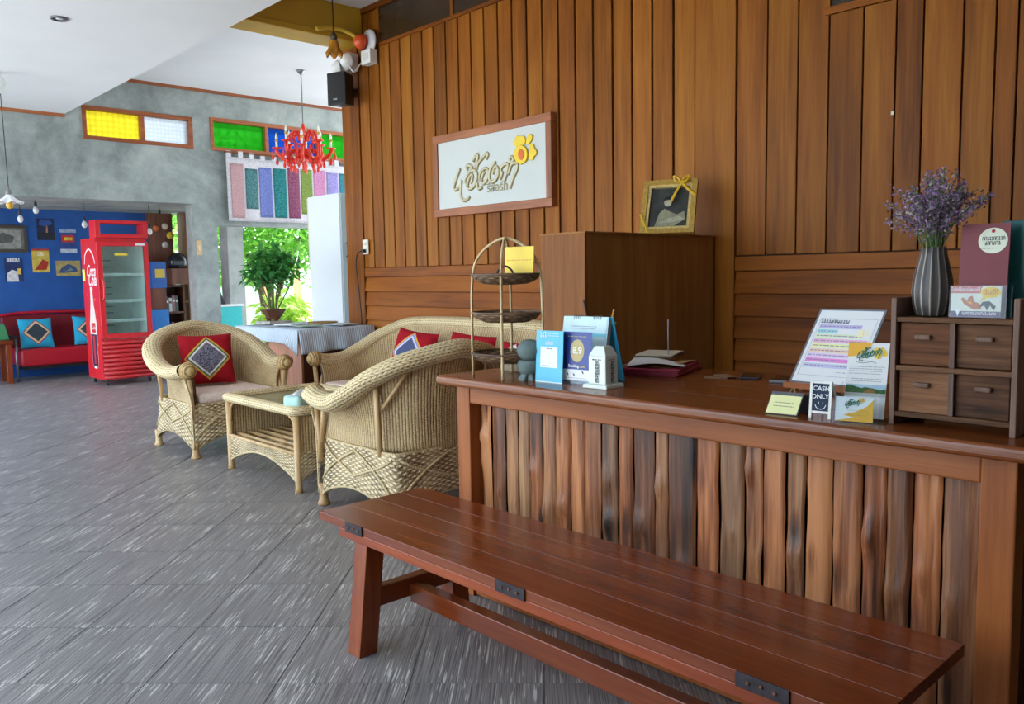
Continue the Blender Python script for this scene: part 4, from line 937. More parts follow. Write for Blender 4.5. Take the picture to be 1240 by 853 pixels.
    o = MB().grid(sk, 160 if e < .1 else 240, 10, lambda u, v: (u*per, v*.3), wrapu=True).build('woven_skirt', WV_COARSE, t, smooth=True, solid=.02)
    # braided diamond bands over the skirt sides
    for side in range(4):
        n = 1 if e < .1 or side % 2 else 3
        for k in range(n):
            for flip in (0, 1):
                pts = []
                for q in range(9):
                    f = (k+q/8)/n; f = .02+f*.96; v = .92-.62*(1-abs(2*q/8-1)) if flip else .30+.62*(1-abs(2*q/8-1)); v = min(.95, v)
                    p = Vector(sk((side+f)/4, v)); nrm = [Vector((1, 0, 0)), Vector((0, 1, 0)), Vector((-1, 0, 0)), Vector((0, -1, 0))][side]
                    pts.append(p+nrm*.013)
                MB().tube(pts, .008, 6).build('braid_band', WV_ROPE, o, smooth=True)
    lp = [Vector(sk(i/160, 0)) for i in range(160)]; MB().tube(lp, .011, 6, closed=True).build('bottom_edge', WV_ROPE, o, smooth=True)
    lp = [Vector(sk(i/160, 1)) for i in range(160)]; MB().tube(lp, .011, 6, closed=True).build('top_edge', WV_ROPE, o, smooth=True)
    for sx in (-1, 1):
        for sy in (-1, 1): MB().lathe([(.034, 0), (.036, .012), (.026, .03), (.024, .075), (.028, .12)], 12).build('foot', CANE, t, smooth=True, loc=(sx*.352, sy*(HW-.012), 0))
    n = 1 if e < .1 else 2
    for k in range(n):
        wy = (2*HW-.10)/n; MB().box(0, 0, 0, .56, wy-.03, .075).build('seat_cushion', CUSH, t, bevel=.025, seg=4, smooth=True, loc=(.055, -HW+.05+wy*(k+.5), .415))
    return t
KNOB = weave('wound_cane', .4, .009, srgb(120, 90, 50), srgb(190, 154, 96), srgb(214, 182, 126))
weave_rim = weave('rim_braid', .024, .02, dark=srgb(74, 54, 32), mid=srgb(184, 156, 108), light=srgb(230, 210, 166), chevron=True, bstr=.25)
cA = wicker_seat('wicker_armchair', 'wicker armchair facing the coffee table, holding a red diamond cushion', 'armchair', (-6.13, 2.65, 0), 0, .35)
cB = dup(cA); cB.location = (-3.70, 2.665, 0); cB.rotation_euler = (0, 0, PI); cB['label'] = 'wicker armchair standing with its back beside the counter end'
cS = wicker_seat('wicker_sofa', 'long wicker sofa with red cushions along the wood wall', 'sofa', (-4.68, 3.655, 0), -PI/2, 1.10)
def put_cushion(name, label, m, w, h, th, patch, loc, rz, lean, roll=0.0, group=None):
    t = thing(name, label, 'cushion', loc, 0, group); t.rotation_euler = (lean, roll, rz); t.rotation_mode = 'XYZ'
    pillow(t, 'cover', m, w, h, th, patch); return t
put_cushion('throw_cushion', 'red cushion with a dark woven diamond in the wicker armchair', REDC, .40, .40, .13, RED_P(.125), (-6.22, 2.62, .462), PI/2-.25, -.30)
put_cushion('throw_cushion', 'red cushion with a blue diamond at the left end of the wicker sofa', REDC, .42, .40, .13, BLU_P(.13), (-5.17, 3.72, .465), .15, -.30, .10, 'red cushions on the sofa')
put_cushion('throw_cushion', 'plain red cushion in the middle of the wicker sofa', REDC, .44, .36, .13, None, (-4.50, 3.74, .50), .1, -.26, .06, 'red cushions on the sofa')
put_cushion('throw_cushion', 'red cushion with a pale diamond near the tall cabinet', REDC, .36, .36, .12, PATCH(plain(226, 216, 214, .9), plain(220, 206, 210, .9), plain(214, 200, 206, .9), plain(150, 150, 170, .9), .12), (-4.02, 3.74, .465), .0, -.26, .0, 'red cushions on the sofa')

# coffee table
ct = thing('wicker_table', 'low wicker coffee table with slatted shelf between the armchairs', 'coffee table', (-4.84, 2.68, 0))
X0, X1, Y0, Y1 = -.455, .455, -.325, .325
def rimrect(z, r, name, m, inset=0.0):
    pts = []
    for (ax, ay), (bx_, by) in zip([(X0, Y0), (X1, Y0), (X1, Y1), (X0, Y1)], [(X1, Y0), (X1, Y1), (X0, Y1), (X0, Y0)]):
        for k in range(24): f = k/24; pts.append((ax+(bx_-ax)*f, ay+(by-ay)*f, z))
    return MB().tube(pts, r, 12, closed=True, flat=.75).build(name, m, ct, smooth=True)
rimrect(.485, .042, 'braided_rim', weave_rim)
MB().grid(lambda u, v: (X0+(X1-X0)*u, Y0+(Y1-Y0)*v, .478), 20, 20, lambda u, v: (u*.9, v*.65)).build('woven_top', WV_FINE, ct, solid=.012)
MB().bb(X0+.04, X1-.04, Y0+.04, Y1-.04, .486, .492).build('glass_top', glassy('table_glass', (.92, .95, .94), .04, .06), ct)
for (x, y) in ((X0, Y0), (X1, Y0), (X1, Y1), (X0, Y1)): MB().tube([(x, y, 0), (x, y, .03), (x, y, .46)], [.026, .021, .021], 10).build('leg', CANE, ct, smooth=True)
def panelw(fn, name, m, nu=30, nv=12, uv=None): return MB().grid(fn, nu, nv, uv or (lambda u, v: (u*.8, v*.45))).build(name, m, ct, solid=.014, smooth=True)
ar = lambda u: .06+.11*math.sin(PI*u)**.9
panelw(lambda u, v: (X1-.0, Y0+(Y1-Y0)*u, ar(u)+(.45-ar(u))*v), 'side_panel', WV_FINE, uv=lambda u, v: (u*.65, v*.4)); panelw(lambda u, v: (X0, Y0+(Y1-Y0)*u, ar(u)+(.45-ar(u))*v), 'side_panel', WV_FINE, uv=lambda u, v: (u*.65, v*.4))
panelw(lambda u, v: (X1+.010, Y0+(Y1-Y0)*u, ar(u)+(.235-ar(u))*v), 'side_skirt', WV_COARSE, uv=lambda u, v: (u*.65, v*.2))
panelw(lambda u, v: (X0+(X1-X0)*u, Y1, ar(u)+(.45-ar(u))*v), 'back_panel', WV_FINE, uv=lambda u, v: (u*.9, v*.4))
panelw(lambda u, v: (X0+(X1-X0)*u, Y0-.004, ar(u)+(.225-ar(u))*v), 'front_skirt', WV_COARSE, uv=lambda u, v: (u*.9, v*.2))
MB().tube([(X0+(X1-X0)*k/30, Y0-.004, ar(k/30)) for k in range(31)], .010, 6).build('skirt_edge', WV_ROPE, ct, smooth=True); MB().tube([(X0, Y0-.006, .23), (X1, Y0-.006, .23)], .012, 8).build('skirt_edge', CANE, ct, smooth=True)
for k in range(8): MB().tube([(X0+.01, Y0+.05+k*.078, .232), (X1-.01, Y0+.05+k*.078, .232)], .013, 8).build('shelf_slat', CANE, ct, smooth=True)
for x, s in ((X0+.02, 1), (X1-.02, -1)): MB().tube(crom([(x, Y0, .33), (x+s*.012, Y0, .42), (x+s*.06, Y0, .455)], 5), .009, 7).build('corner_brace', CANE, ct, smooth=True)
# tissue pack
ts = thing('tissue_box', 'pale green tissue pack on the wicker coffee table', 'tissue box', (-4.47, 2.44, .493), .35)
MB().box(0, 0, .042, .13, .19, .08).build('pack', plain(170, 206, 196, .35, var=.08), ts, bevel=.022, seg=4, smooth=True)
MB().grid(lambda u, v: ((u-.5)*.05, (v-.5)*.15, .083+.03*(1-abs(2*u-1))*(1-(2*v-1)**2)), 8, 10).build('tissue', PAPER, ts, smooth=True); MB().bb(-.03, .03, -.09, .09, .0815, .0825).build('opening_label', plain(214, 222, 236, .4), ts)

# ------------------------------------------------------------------ clothed side table with pot
TZ = .83
dt = thing('side_desk', 'desk with orange brown side panel under a striped cloth', 'table', (-6.83, 3.78, 0))
TX0, TX1, TY0, TY1 = -.57, .57, -.36, .37
MB().bb(TX0, TX1, TY0, TY1, TZ-.035, TZ-.004).build('table_top', W_CTR, dt)
MB().bb(TX0+.55, TX1-.03, TY0+.03, TY0+.05, 0, TZ-.035).build('front_panel', wood('orange_panel', srgb(160, 96, 64), srgb(190, 120, 84), srgb(206, 140, 104), 2, .5), dt)
MB().bb(TX1-.05, TX1-.03, TY0+.05, TY1-.02, 0, TZ-.035).build('side_panel', plain(84, 40, 26, .5), dt)
MB().bb(TX0+.53, TX0+.55, TY0+.03, TY1-.02, 0, TZ-.035).build('side_panel', plain(130, 70, 44, .5), dt); MB().bb(TX0+.03, TX0+.08, TY0+.03, TY0+.08, 0, TZ-.035).bb(TX0+.03, TX0+.08, TY1-.08, TY1-.03, 0, TZ-.035).build('leg', plain(210, 210, 206, .6), dt)
MB().lathe([(.001, 0), (.012, .004), (.014, .014), (.001, .02)], 12).build('knob', plain(190, 150, 80, .4, .6), dt, loc=(TX1-.25, TY0+.03, .52), rot=(PI/2, 0, 0))
CLO = cloth('striped_blue_cloth', srgb(160, 174, 196), srgb(222, 232, 240), scale=200, stripes=.018)
tcl = thing('tablecloth', 'pale blue striped cloth draped over the side desk', 'tablecloth', (-6.83, 3.78, TZ))
def drape():
    mb = MB(); a, b, c, d = TX0-.012, TX1+.012, TY0-.012, TY1+.012; L = .235
    mb.grid(lambda u, v: (a+(b-a)*u, c+(d-c)*v, .002+.002*math.sin(u*9)*math.sin(v*7)), 24, 18, lambda u, v: (v*.75, u))
    def side(p, q, n, lf):
        p, q, n = Vector(p), Vector(q), Vector(n)
        def f(u, v):
            x = p.lerp(q, u); w = .012*math.sin(u*23+1)*v+.008*math.sin(u*11)*v
            return x + n*(.004+.03*v+w) + Vector((0, 0, -lf(u)*v))
        mb.grid(f, 50, 8, lambda u, v: (u*(q-p).length, v*L))
    side((a, c, .002), (b, c, .002), (0, -1, 0), lambda u: .10+.10*max(0, u-.86)/.14+.02*u)
    side((b, c, .002), (b, d, .002), (1, 0, 0), lambda u: .20-.03*u)
    side((a, d, .002), (a, c, .002), (-1, 0, 0), lambda u: .15); side((b, d, .002), (a, d, .002), (0, .12, 0), lambda u: .05)
    return mb
drape().build('cloth', CLO, tcl, smooth=True, solid=.003)
pt_ = thing('bonsai_pot', 'shallow brown pot with a bushy large leaved plant on the desk', 'potted plant', (-7.28, 3.72, TZ+.050))
MB().lathe([(.05, 0), (.06, .012), (.095, .06), (.115, .085), (.12, .095), (.105, .095), (.09, .075)], 6).build('pot', plain(104, 60, 44, .6, var=.15), pt_)
for k in range(3): a = k*2.1; MB().hexa([(.04*math.cos(a)+x, .04*math.sin(a)+y, -.012) for x, y in ((-.015, -.015), (.015, -.015), (.015, .015), (-.015, .015))], [(.055*math.cos(a)+x, .055*math.sin(a)+y, .02) for x, y in ((-.02, -.02), (.02, -.02), (.02, .02), (-.02, .02))]).build('pot_foot', plain(104, 60, 44, .6, var=.15), pt_)
MB().lathe([(.001, .078), (.1, .08)], 12).build('soil', plain(60, 44, 32, .9), pt_)
sm = MB(); rr = random.Random(4)
for k in range(13):
    a = rr.uniform(0, 6.28); r = rr.uniform(.05, .24); sm.tube(crom([(.03*math.cos(a), .03*math.sin(a), .07), (r*.45*math.cos(a), r*.45*math.sin(a), .2), (r*math.cos(a), r*math.sin(a), .42)], 4), .006, 5)
sm.build('stems', plain(110, 110, 70, .8), pt_)
leaves([((0, 0, .50), (.27, .27, .17)), ((.05, -.05, .42), (.25, .25, .12)), ((-.06, .06, .56), (.2, .2, .13))], 900, .09, .5, 14).build('foliage', LEAF2, pt_)['kind'] = 'stuff'
for k, (x, y, a, w, h, z, c, nm, lb) in enumerate(((-7.26, 3.71, .1, .24, .24, .012, (176, 168, 160), 'book', 'flat grey covered book under the plant pot'), (-6.86, 3.66, .3, .22, .18, .006, (206, 210, 212), 'newspaper', 'folded white newspaper beside the plant pot'), (-6.55, 3.66, -.2, .28, .2, .004, (150, 170, 160), 'magazine', 'open magazine lying on the striped cloth'), (-6.50, 3.97, .2, .26, .2, .004, (190, 196, 200), 'leaflet', 'pale leaflet lying on the cloth near the wall'))):
    t = thing(nm, lb, nm, (x, y, TZ+.006), a); MB().box(0, 0, z+.008, w, h, z*2).build('cover', plain(*c, .6, var=.25, scale=14), t, bevel=.002)
bk = thing('round_tray', 'flat round straw tray on the desk cloth', 'tray', (-6.83, 3.98, TZ+.006)); MB().lathe([(.02, .0), (.12, .004), (.14, .022), (.145, .022), (.125, .0)], 24, cap=False).build('dish', plain(150, 120, 70, .7, var=.2), bk, smooth=True); MB().lathe([(.001, .003), (.12, .006)], 24).build('woven_base', plain(166, 136, 84, .7, var=.2), bk)
# tall white cupboard past the wall end
cu = thing('white_cupboard', 'tall plain white cupboard past the end of the wood wall', 'cupboard', (-7.78, 4.88, 0))
MB().bb(-.33, .30, -.28, .28, 0, 2.13).build('body', plain(226, 230, 234, .55, var=.02, scale=3), cu, bevel=.004); MB().bb(.30, .32, -.27, .275, .06, 2.12).build('door', plain(176, 186, 190, .5, var=.03), cu, bevel=.003)  # door greyer than the body: shade of the right face put into its colour
MB().tube(crom([(.32, -.22, 1.62), (.345, -.22, 1.60), (.345, -.22, 1.50), (.32, -.22, 1.48)], 4), .009, 6).build('handle', BLACK, cu); MB().bb(-.345, -.33, -.28, -.24, 1.4, 2.12).build('edge_strip', plain(214, 198, 160, .6), cu)
# teal panel and second post in the garden opening
tp = thing('teal_counter', 'bright turquoise half wall panel beside the concrete column', 'counter', (-10.75, 4.80, 0)); MB().bb(-.03, .03, -.18, .22, 0, .90).build('panel', plain(54, 196, 196, .5), tp, bevel=.003); MB().bb(-.05, .05, -.2, .24, .9, .93).build('ledge', plain(236, 240, 240, .5), tp, bevel=.003)
pp = thing('concrete_post', 'pale concrete post standing outside the garden opening', 'post', (-11.6, 5.32, 0)); MB().bb(-.13, .13, -.12, .12, 0, 2.2).build('shaft', CONC2, pp, bevel=.006); MB().bb(-.3, .3, -.19, .19, 2.2, 2.4).build('head', CONC2, pp, bevel=.006)
mon = thing('black_screen', 'black flat box standing on the turquoise panel beside the post', 'screen', (-10.75, 4.70, .931)); MB().hexa([(-.02, -.08, 0), (.02, -.08, 0), (.02, .1, 0), (-.02, .1, 0)], [(-.02, -.08, .22), (.02, -.08, .22), (.02, .02, .22), (-.02, .02, .22)]).build('case', BLACK, mon, bevel=.004)

# ------------------------------------------------------------------ drinks fridge
FRD = plain(214, 32, 42, .3, var=.05, scale=8); FRD2 = plain(200, 40, 46, .4, var=.06); CHR = plain(150, 154, 158, .3, .9)
fr = thing('drinks_fridge', 'red glass door drinks fridge with cola bottle print on its side', 'fridge', (-10.95, 3.50, 0))
FX, FY = .30, .30        # front at local +x
MB().bb(-FX, -FX+.04, -FY, FY, .07, 1.79).bb(-FX+.04, FX-.05, -FY, -FY+.04, .07, 1.79).bb(-FX+.04, FX-.05, FY-.04, FY, .07, 1.79).bb(-FX+.04, FX-.05, -FY+.04, FY-.04, 1.74, 1.79).bb(-FX+.04, FX-.05, -FY+.04, FY-.04, .07, .54).build('cabinet', FRD, fr)
INT = plain(226, 238, 232, .5, var=.05)
MB().bb(-FX+.041, -FX+.05, -FY+.041, FY-.041, .54, 1.74).bb(-FX+.05, FX-.06, -FY+.041, -FY+.048, .54, 1.74).bb(-FX+.05, FX-.06, FY-.048, FY-.041, .54, 1.74).bb(-FX+.05, FX-.06, -FY+.05, FY-.05, .541, .55).build('lining', INT, fr)
d = MB().bb(FX-.05, FX, -FY, -FY+.06, .57, 1.74).bb(FX-.05, FX, FY-.05, FY, .57, 1.74).bb(FX-.05, FX, -FY+.06, FY-.05, .57, .63).bb(FX-.05, FX, -FY+.06, FY-.05, 1.69, 1.74).build('door', FRD, fr, bevel=.004)
MB().bb(FX-.03, FX-.022, -FY+.06, FY-.05, .63, 1.69).build('door_glass', glassy('fridge_glass', (.86, .94, .92), .06, .06), d)
MB().tube(crom([(FX, -FY+.03, 1.30), (FX+.035, -FY+.045, 1.26), (FX+.035, -FY+.045, 1.08), (FX, -FY+.03, 1.04)], 5), .014, 7).build('door_handle', FRD2, d, smooth=True)
p = Panel(d, PX((FX+.001, 0, 0))); p.rect(-.10, 1.575, .05, 1.605, plain(226, 200, 60, .5), 'yellow_sticker', 0); p.rect(.15, 1.70, .26, 1.725, WHITE, 'white_sticker', 0)
for z in (.78, 1.02, 1.34):
    s = MB().bb(-FX+.06, FX-.08, -FY+.05, FY-.05, z, z+.006).bb(FX-.09, FX-.08, -FY+.05, FY-.05, z-.012, z+.022).build('shelf', plain(224, 232, 232, .4), fr)
for z in (.70, .86, .94, 1.10, 1.18, 1.26, 1.44, 1.52): MB().bb(-FX+.0505, -FX+.054, -.2, .02, z, z+.014).build('vent_slot', plain(150, 168, 160, .6), fr)
for k in range(9): MB().tube([(FX-.012, -FY+.005, .095+k*.053), (FX-.012, FY-.005, .095+k*.053)], .026, 8).build('grille_slat', FRD2, fr, smooth=True)
MB().bb(FX-.05, FX-.03, -FY, FY, .07, .56).build('grille_back', FRD2, fr)
hd = MB().bb(FX-.22, FX+.01, -FY-.005, -FY+.05, 1.79, 2.0).bb(FX-.22, FX+.01, FY-.05, FY+.005, 1.79, 2.0).bb(FX-.22, FX+.01, -FY+.05, FY-.05, 1.96, 2.0).bb(FX-.22, FX+.01, -FY+.05, FY-.05, 1.79, 1.835).build('header_frame', FRD, fr, bevel=.004)
for sx in (-1, 1):
    for sy in (-1, 1):
        MB().lathe([(.03, -.012), (.032, 0), (.03, .012)], 14).build('caster', plain(50, 50, 54, .5), fr, loc=(sx*(FX-.06), sy*(FY-.05), .032), rot=(PI/2, 0, 0)); MB().bb(-.015, .015, -.015, .015, .05, .075).build('caster_fork', CHR, fr, loc=(sx*(FX-.06), sy*(FY-.05), 0))
ps = Panel(fr, PM((0, -FY-.0008, 0)))
RW = plain(240, 232, 232, .5)
ps.text('Coca', .03, 1.39, .20, RW, 'brand_lettering', 0, shear=.35, bold=.003, sx=.8); ps.text('Cola', .06, 1.28, .20, RW, 'brand_lettering', 0, shear=.35, bold=.003, sx=.8)
ps.stroke([(-.20, 1.48), (-.15, 1.60), (0, 1.66), (.15, 1.58), (.2, 1.48)], .02, RW, 'print_arc', 0); ps.rect(-.30, 1.28, -.20, 1.42, plain(236, 226, 90, .6), 'yellow_note', 1)
bt = [(-.055, .20), (-.075, .30), (-.062, .45), (-.082, .62), (-.082, .74), (-.06, .86), (-.035, 1.0), (-.026, 1.15), (-.032, 1.16), (-.032, 1.20)]
full = [(x, z) for x, z in bt]+[(-x, z) for x, z in reversed(bt)]
full = [(x*1.6, z) for x, z in full]; bt = [(x*1.5, z) for x, z in bt]
ps.poly([(x*1.0, z) for x, z in full], plain(236, 214, 206, .4), 'bottle_print', 0)
low = [q for q in bt if q[1] <= .63]; ps.poly([(x, z) for x, z in low]+[(-x, z) for x, z in reversed(low)], plain(60, 34, 70, .4, var=.3, scale=10), 'cola_print', 1)
ps.rect(-.075, .64, .075, .76, plain(196, 40, 50, .4), 'bottle_label_print', 1); ps.text('Cola', 0, .70, .07, RW, 'brand_lettering', 2, shear=.3); ps.poly([(-.03, .25), (.02, .25), (.03, .6), (-.04, .6)], plain(190, 40, 50, .5), 'cola_glow_print', 2); ps.rect(-.055, .195, .055, .225, RW, 'bottle_base_print', 2)
for u, z in ((.14, .5), (.17, .9), (.12, 1.05), (-.16, 1.1)): ps.disc(u, z, .012, plain(240, 190, 60, .5), 'spark_print', 0)

# ------------------------------------------------------------------ red settee, cushions, side table
RV = plain(176, 22, 40, .35, var=.08); RVD = plain(120, 14, 28, .4, var=.1)
rs = thing('red_settee', 'red vinyl settee against the blue wall', 'settee', (-12.25, 3.45, 0))
MB().bb(-.25, .27, -.83, .83, .19, .41).build('seat', RV, rs, bevel=.03, seg=4, smooth=True); MB().hexa([(-.29, -.92, .36), (-.2, -.92, .36), (-.2, .83, .36), (-.29, .83, .36)], [(-.33, -.92, .84), (-.26, -.92, .84), (-.26, .83, .84), (-.33, .83, .84)]).build('backrest', RVD, rs, bevel=.02, seg=3)
MB().tube(crom([(-.27, -.93, .42), (-.27, -.93, .84), (-.27, .83, .84)], 6), .02, 8).build('back_piping', RV, rs, smooth=True)
for y in (-.87, .80):
    MB().tube([(.22, y, 0), (.22, y, .56)], .016, 8).build('leg', CHR, rs, smooth=True); MB().tube([(-.24, y, 0), (-.24, y, .56)], .016, 8).build('leg', CHR, rs, smooth=True); MB().bb(-.26, .25, y-.025, y+.025, .56, .59).build('armrest', BLACK, rs, bevel=.008)
MB().bb(-.24, .24, -.8, .8, .15, .19).build('seat_frame', BLACK, rs)
put_cushion('throw_cushion', 'turquoise cushion with a dark diamond at the armrest end of the red settee', TURQ, .40, .40, .13, TRQ_P(.125), (-12.16, 2.86, .412), PI/2, -.3, .0, 'turquoise cushions')
put_cushion('throw_cushion', 'turquoise cushion with a dark diamond beside the drinks fridge', TURQ, .40, .40, .13, TRQ_P(.125), (-12.16, 3.50, .412), PI/2, -.3, .05, 'turquoise cushions')
so = thing('side_table', 'dark wooden side table beside the red settee', 'side table', (-12.1, 2.30, 0))
MB().bb(-.22, .22, -.25, .22, .50, .55).build('top', W_BENCH, so, bevel=.005)
for x in (-.18, .17):
    for y in (-.2, .17): MB().bb(x-.03, x+.03, y-.03, y+.03, 0, .5).build('leg', W_BENCHV, so, bevel=.004)
MB().bb(-.2, .2, -.02, .02, .14, .19).build('stretcher', W_BENCH, so)
gb = thing('green_case', 'green carton on the wooden side table', 'box', (-12.1, 2.32, .551)); MB().hexa([(-.14, -.18, 0), (.14, -.18, 0), (.14, .18, 0), (-.14, .18, 0)], [(-.12, -.16, .2), (.12, -.16, .2), (.12, .14, .2), (-.12, .14, .2)]).build('carton', plain(60, 140, 90, .5), gb, bevel=.01); Panel(gb, PX((.135, 0, 0))).rect(-.1, .08, .06, .16, WHITE, 'carton_label', 0); Panel(gb, PX((.136, 0, 0))).rect(-.08, .1, .03, .14, BLACK, 'carton_print', 1)

# ------------------------------------------------------------------ posters and picture on the blue wall
XP = -12.599
def poster(label, y0, y1, z0, z1, base, prints=(), texts=(), name='poster', cat='poster'):
    t = thing(name, label, cat, (XP, (y0+y1)/2, z0)); w, h = y1-y0, z1-z0
    MB().bb(0, .006, -w/2, w/2, 0, h).build('sheet', plain(*base, .5, var=.25, scale=14), t)
    pn = Panel(t, PX((.0064, -w/2, 0)))
    for k, (pts, c) in enumerate(prints): pn.poly([(a*w, b*h) for a, b in pts], plain(*c, .5, var=.25, scale=20), 'picture_print', k)
    for (s, a, b, sz, c) in texts: pn.text(s, a*w, b*h, sz*h, plain(*c, .5), 'lettering', len(prints)+1, bold=.002)
    return t
poster('dark blue night scene poster on the blue wall', 3.05, 3.26, 1.84, 2.13, (24, 40, 76), [([(.1, .7), (.5, .62), (.9, .75), (.8, .95), (.2, .95)], (40, 80, 150)), ([(.5, .3), (.62, .3), (.62, .62), (.55, .7)], (190, 130, 100)), ([(0, 0), (1, 0), (1, .35), (0, .35)], (30, 32, 44))])
poster('poster with white heading and red blue yellow print beside the fridge', 3.32, 3.53, 1.67, 1.99, (40, 70, 140), [([(.0, .86), (1, .86), (1, 1), (0, 1)], (150, 170, 200)), ([(.12, .45), (.88, .45), (.88, .75), (.12, .75)], (190, 40, 44)), ([(.25, .53), (.75, .53), (.75, .66), (.25, .66)], (226, 190, 60)), ([(0, 0), (1, 0), (1, .16), (0, .16)], (190, 200, 214))])
poster('yellow poster with a red shape under the blue night poster', 2.965, 3.175, 1.405, 1.72, (206, 180, 80), [([(.1, .1), (.8, .1), (.95, .45), (.6, .55), (.4, .35)], (170, 50, 30)), ([(0, .92), (1, .92), (1, 1), (0, 1)], (190, 60, 40)), ([(.3, .7), (.7, .7), (.6, .88), (.35, .86)], (220, 210, 170))])
poster('wide tan poster with a blue shape half hidden by the fridge', 3.25, 3.56, 1.35, 1.56, (176, 156, 96), [([(.1, .2), (.35, .2), (.9, .3), (.8, .6), (.5, .8), (.2, .5)], (60, 84, 120)), ([(.35, .3), (.7, .35), (.6, .55)], (110, 130, 150))])
poster('dark blue poster headed BEER! on the blue wall', 2.635, 2.845, 1.285, 1.60, (26, 52, 100), [([(.1, .0), (.75, .0), (.7, .42), (.4, .5), (.12, .35)], (214, 216, 220)), ([(.68, .3), (.9, .3), (.9, .55), (.7, .55)], (222, 190, 90))], [('BEER!', .5, .9, .2, (230, 232, 236))])
pf = poster('grey framed picture on the blue wall above the poster headed BEER!', 2.40, 2.90, 1.69, 2.01, (120, 122, 116), [([(.1, .15), (.9, .12), (.9, .85), (.1, .88)], (150, 150, 144)), ([(.3, .3), (.7, .35), (.75, .6), (.5, .75), (.28, .6)], (90, 92, 90))], name='framed_picture', cat='picture')
f = MB(); w, h = .5, .32
f.bb(0, .03, -w/2-.02, w/2+.02, -.02, .02).bb(0, .03, -w/2-.02, w/2+.02, h-.02, h+.02).bb(0, .03, -w/2-.02, -w/2+.02, .02, h-.02).bb(0, .03, w/2-.02, w/2+.02, .02, h-.02); f.build('frame', plain(84, 78, 70, .4, .3), pf, bevel=.004)

# ------------------------------------------------------------------ bare bulbs in the recess
for k, (y, z) in enumerate(((2.545, 2.02), (2.715, 2.13), (3.245, 1.975), (4.03, 1.905), (4.17, 2.09))):
    t = thing('hanging_bulb', ('bare white bulb hanging lowest near the framed picture', 'bare white bulb hanging on a short cord over the night poster', 'bare white bulb hanging left of the fridge header', 'bare bulb hanging behind the fridge header', 'dark empty lamp socket hanging near the bookshelf')[k], 'bulb', (-11.2, y, 2.249), 0, 'bulbs hanging in the recess')
    L = z-2.249
    MB().tube([(0, 0, 0), (0, 0, L+.09)], .004, 5).build('cord', BLACK, t); MB().lathe([(.012, L+.045), (.018, L+.05), (.018, L+.085), (.006, L+.10)], 10).build('socket', BLACK, t)
    if k < 4: MB().lathe([(.001, L-.045), (.022, L-.035), (.033, L-.008), (.028, L+.02), (.014, L+.045)], 12).build('bulb', plain(226, 230, 232, .15), t, smooth=True)

# ------------------------------------------------------------------ bookshelf
SHW = wood('bookshelf_wood', srgb(66, 34, 22), srgb(104, 58, 38), srgb(130, 80, 56), 2, .5)
sh = thing('bookshelf', 'tall brown stepped bookshelf behind the concrete column', 'bookshelf', (-12.1, 4.72, 0))
MB().bb(-.30, -.27, -.30, .06, 0, 2.24).bb(-.30, -.27, .14, .42, 0, 2.24).build('back_panel', SHW, sh)
for y in (-.31, .06, .14, .42): MB().bb(-.27, .02, y-.012, y+.012, 0, 2.24 if y > .1 else 1.2).build('upright', SHW, sh)
for y0, y1, z in ((-.30, .06, .42), (-.30, .06, .80), (-.30, .06, 1.18), (.06, .42, .30), (.06, .42, .62), (.06, .42, .95), (.06, .42, 1.30)): MB().bb(-.27, .02, y0, y1, z-.012, z+.012).build('shelf', SHW, sh)
bb_ = thing('blue_crate', 'bright blue painted crate between fridge and bookshelf', 'crate', (-11.75, 4.27, 0)); MB().bb(-.15, .15, -.10, .10, .36, .86).build('panel', plain(50, 130, 210, .5), bb_, bevel=.006); MB().bb(-.15, .15, -.10, .10, 0, .36).build('stand', SHW, bb_)
bx2 = thing('blue_box', 'blue box with a yellow label on top of the shelf beside the fridge', 'box', (-11.75, 4.27, .861)); MB().bb(-.12, .12, -.09, .09, .0, .30).build('lower_part', SHW, bx2); MB().bb(-.13, .13, -.10, .10, .30, .66).build('carton', plain(36, 96, 176, .5), bx2, bevel=.004); Panel(bx2, PX((.131, 0, 0))).rect(-.05, .44, .08, .56, plain(214, 190, 70, .5), 'yellow_label', 0)
rb = random.Random(3)
bcols = [(206, 200, 190), (120, 40, 44), (60, 80, 130), (176, 170, 160), (90, 100, 96), (196, 150, 90), (70, 66, 74), (220, 214, 206), (150, 110, 120)]
cnames = ['cream', 'maroon', 'navy', 'light grey', 'grey green', 'tan', 'charcoal', 'white', 'mauve']
for (y0, y1, z, h) in ((-.29, .045, .812, .24), (.156, .395, .962, .25), (.156, .395, .632, .24), (-.29, .045, .432, .24), (.156, .395, .312, .22)):
    y = y0; lev = {.812: 'left middle shelf', 1.192: 'left top shelf', .962: 'right upper shelf', .632: 'right middle shelf', .432: 'left lower shelf', .312: 'right lower shelf'}[z]
    order = rb.sample(range(9), 9)
    while y < y1-.064 and order:
        w = rb.uniform(.032, .055); k = order.pop(); hh = h*rb.uniform(.8, 1)
        o = MB().bb(-.1, .1, 0, w-.003, 0, hh).build('book', plain(*bcols[k], .6), loc=(-12.22, 4.72+y, z+.0005), bevel=.003); tag(o, '%s spined book standing on the %s of the bookshelf' % (cnames[k], lev), 'book', 'books on the ' + lev)
        MB().bb(.1002, .1008, .006, w-.009, hh*.6, hh*.75).build('spine_label', plain(230, 226, 214, .6) if k not in (0, 7) else plain(120, 60, 60, .6), o); y += w
hm = thing('helmet', 'black motorcycle helmet on top of the low bookshelf bay', 'helmet', (-12.05, 4.70, 1.4325))
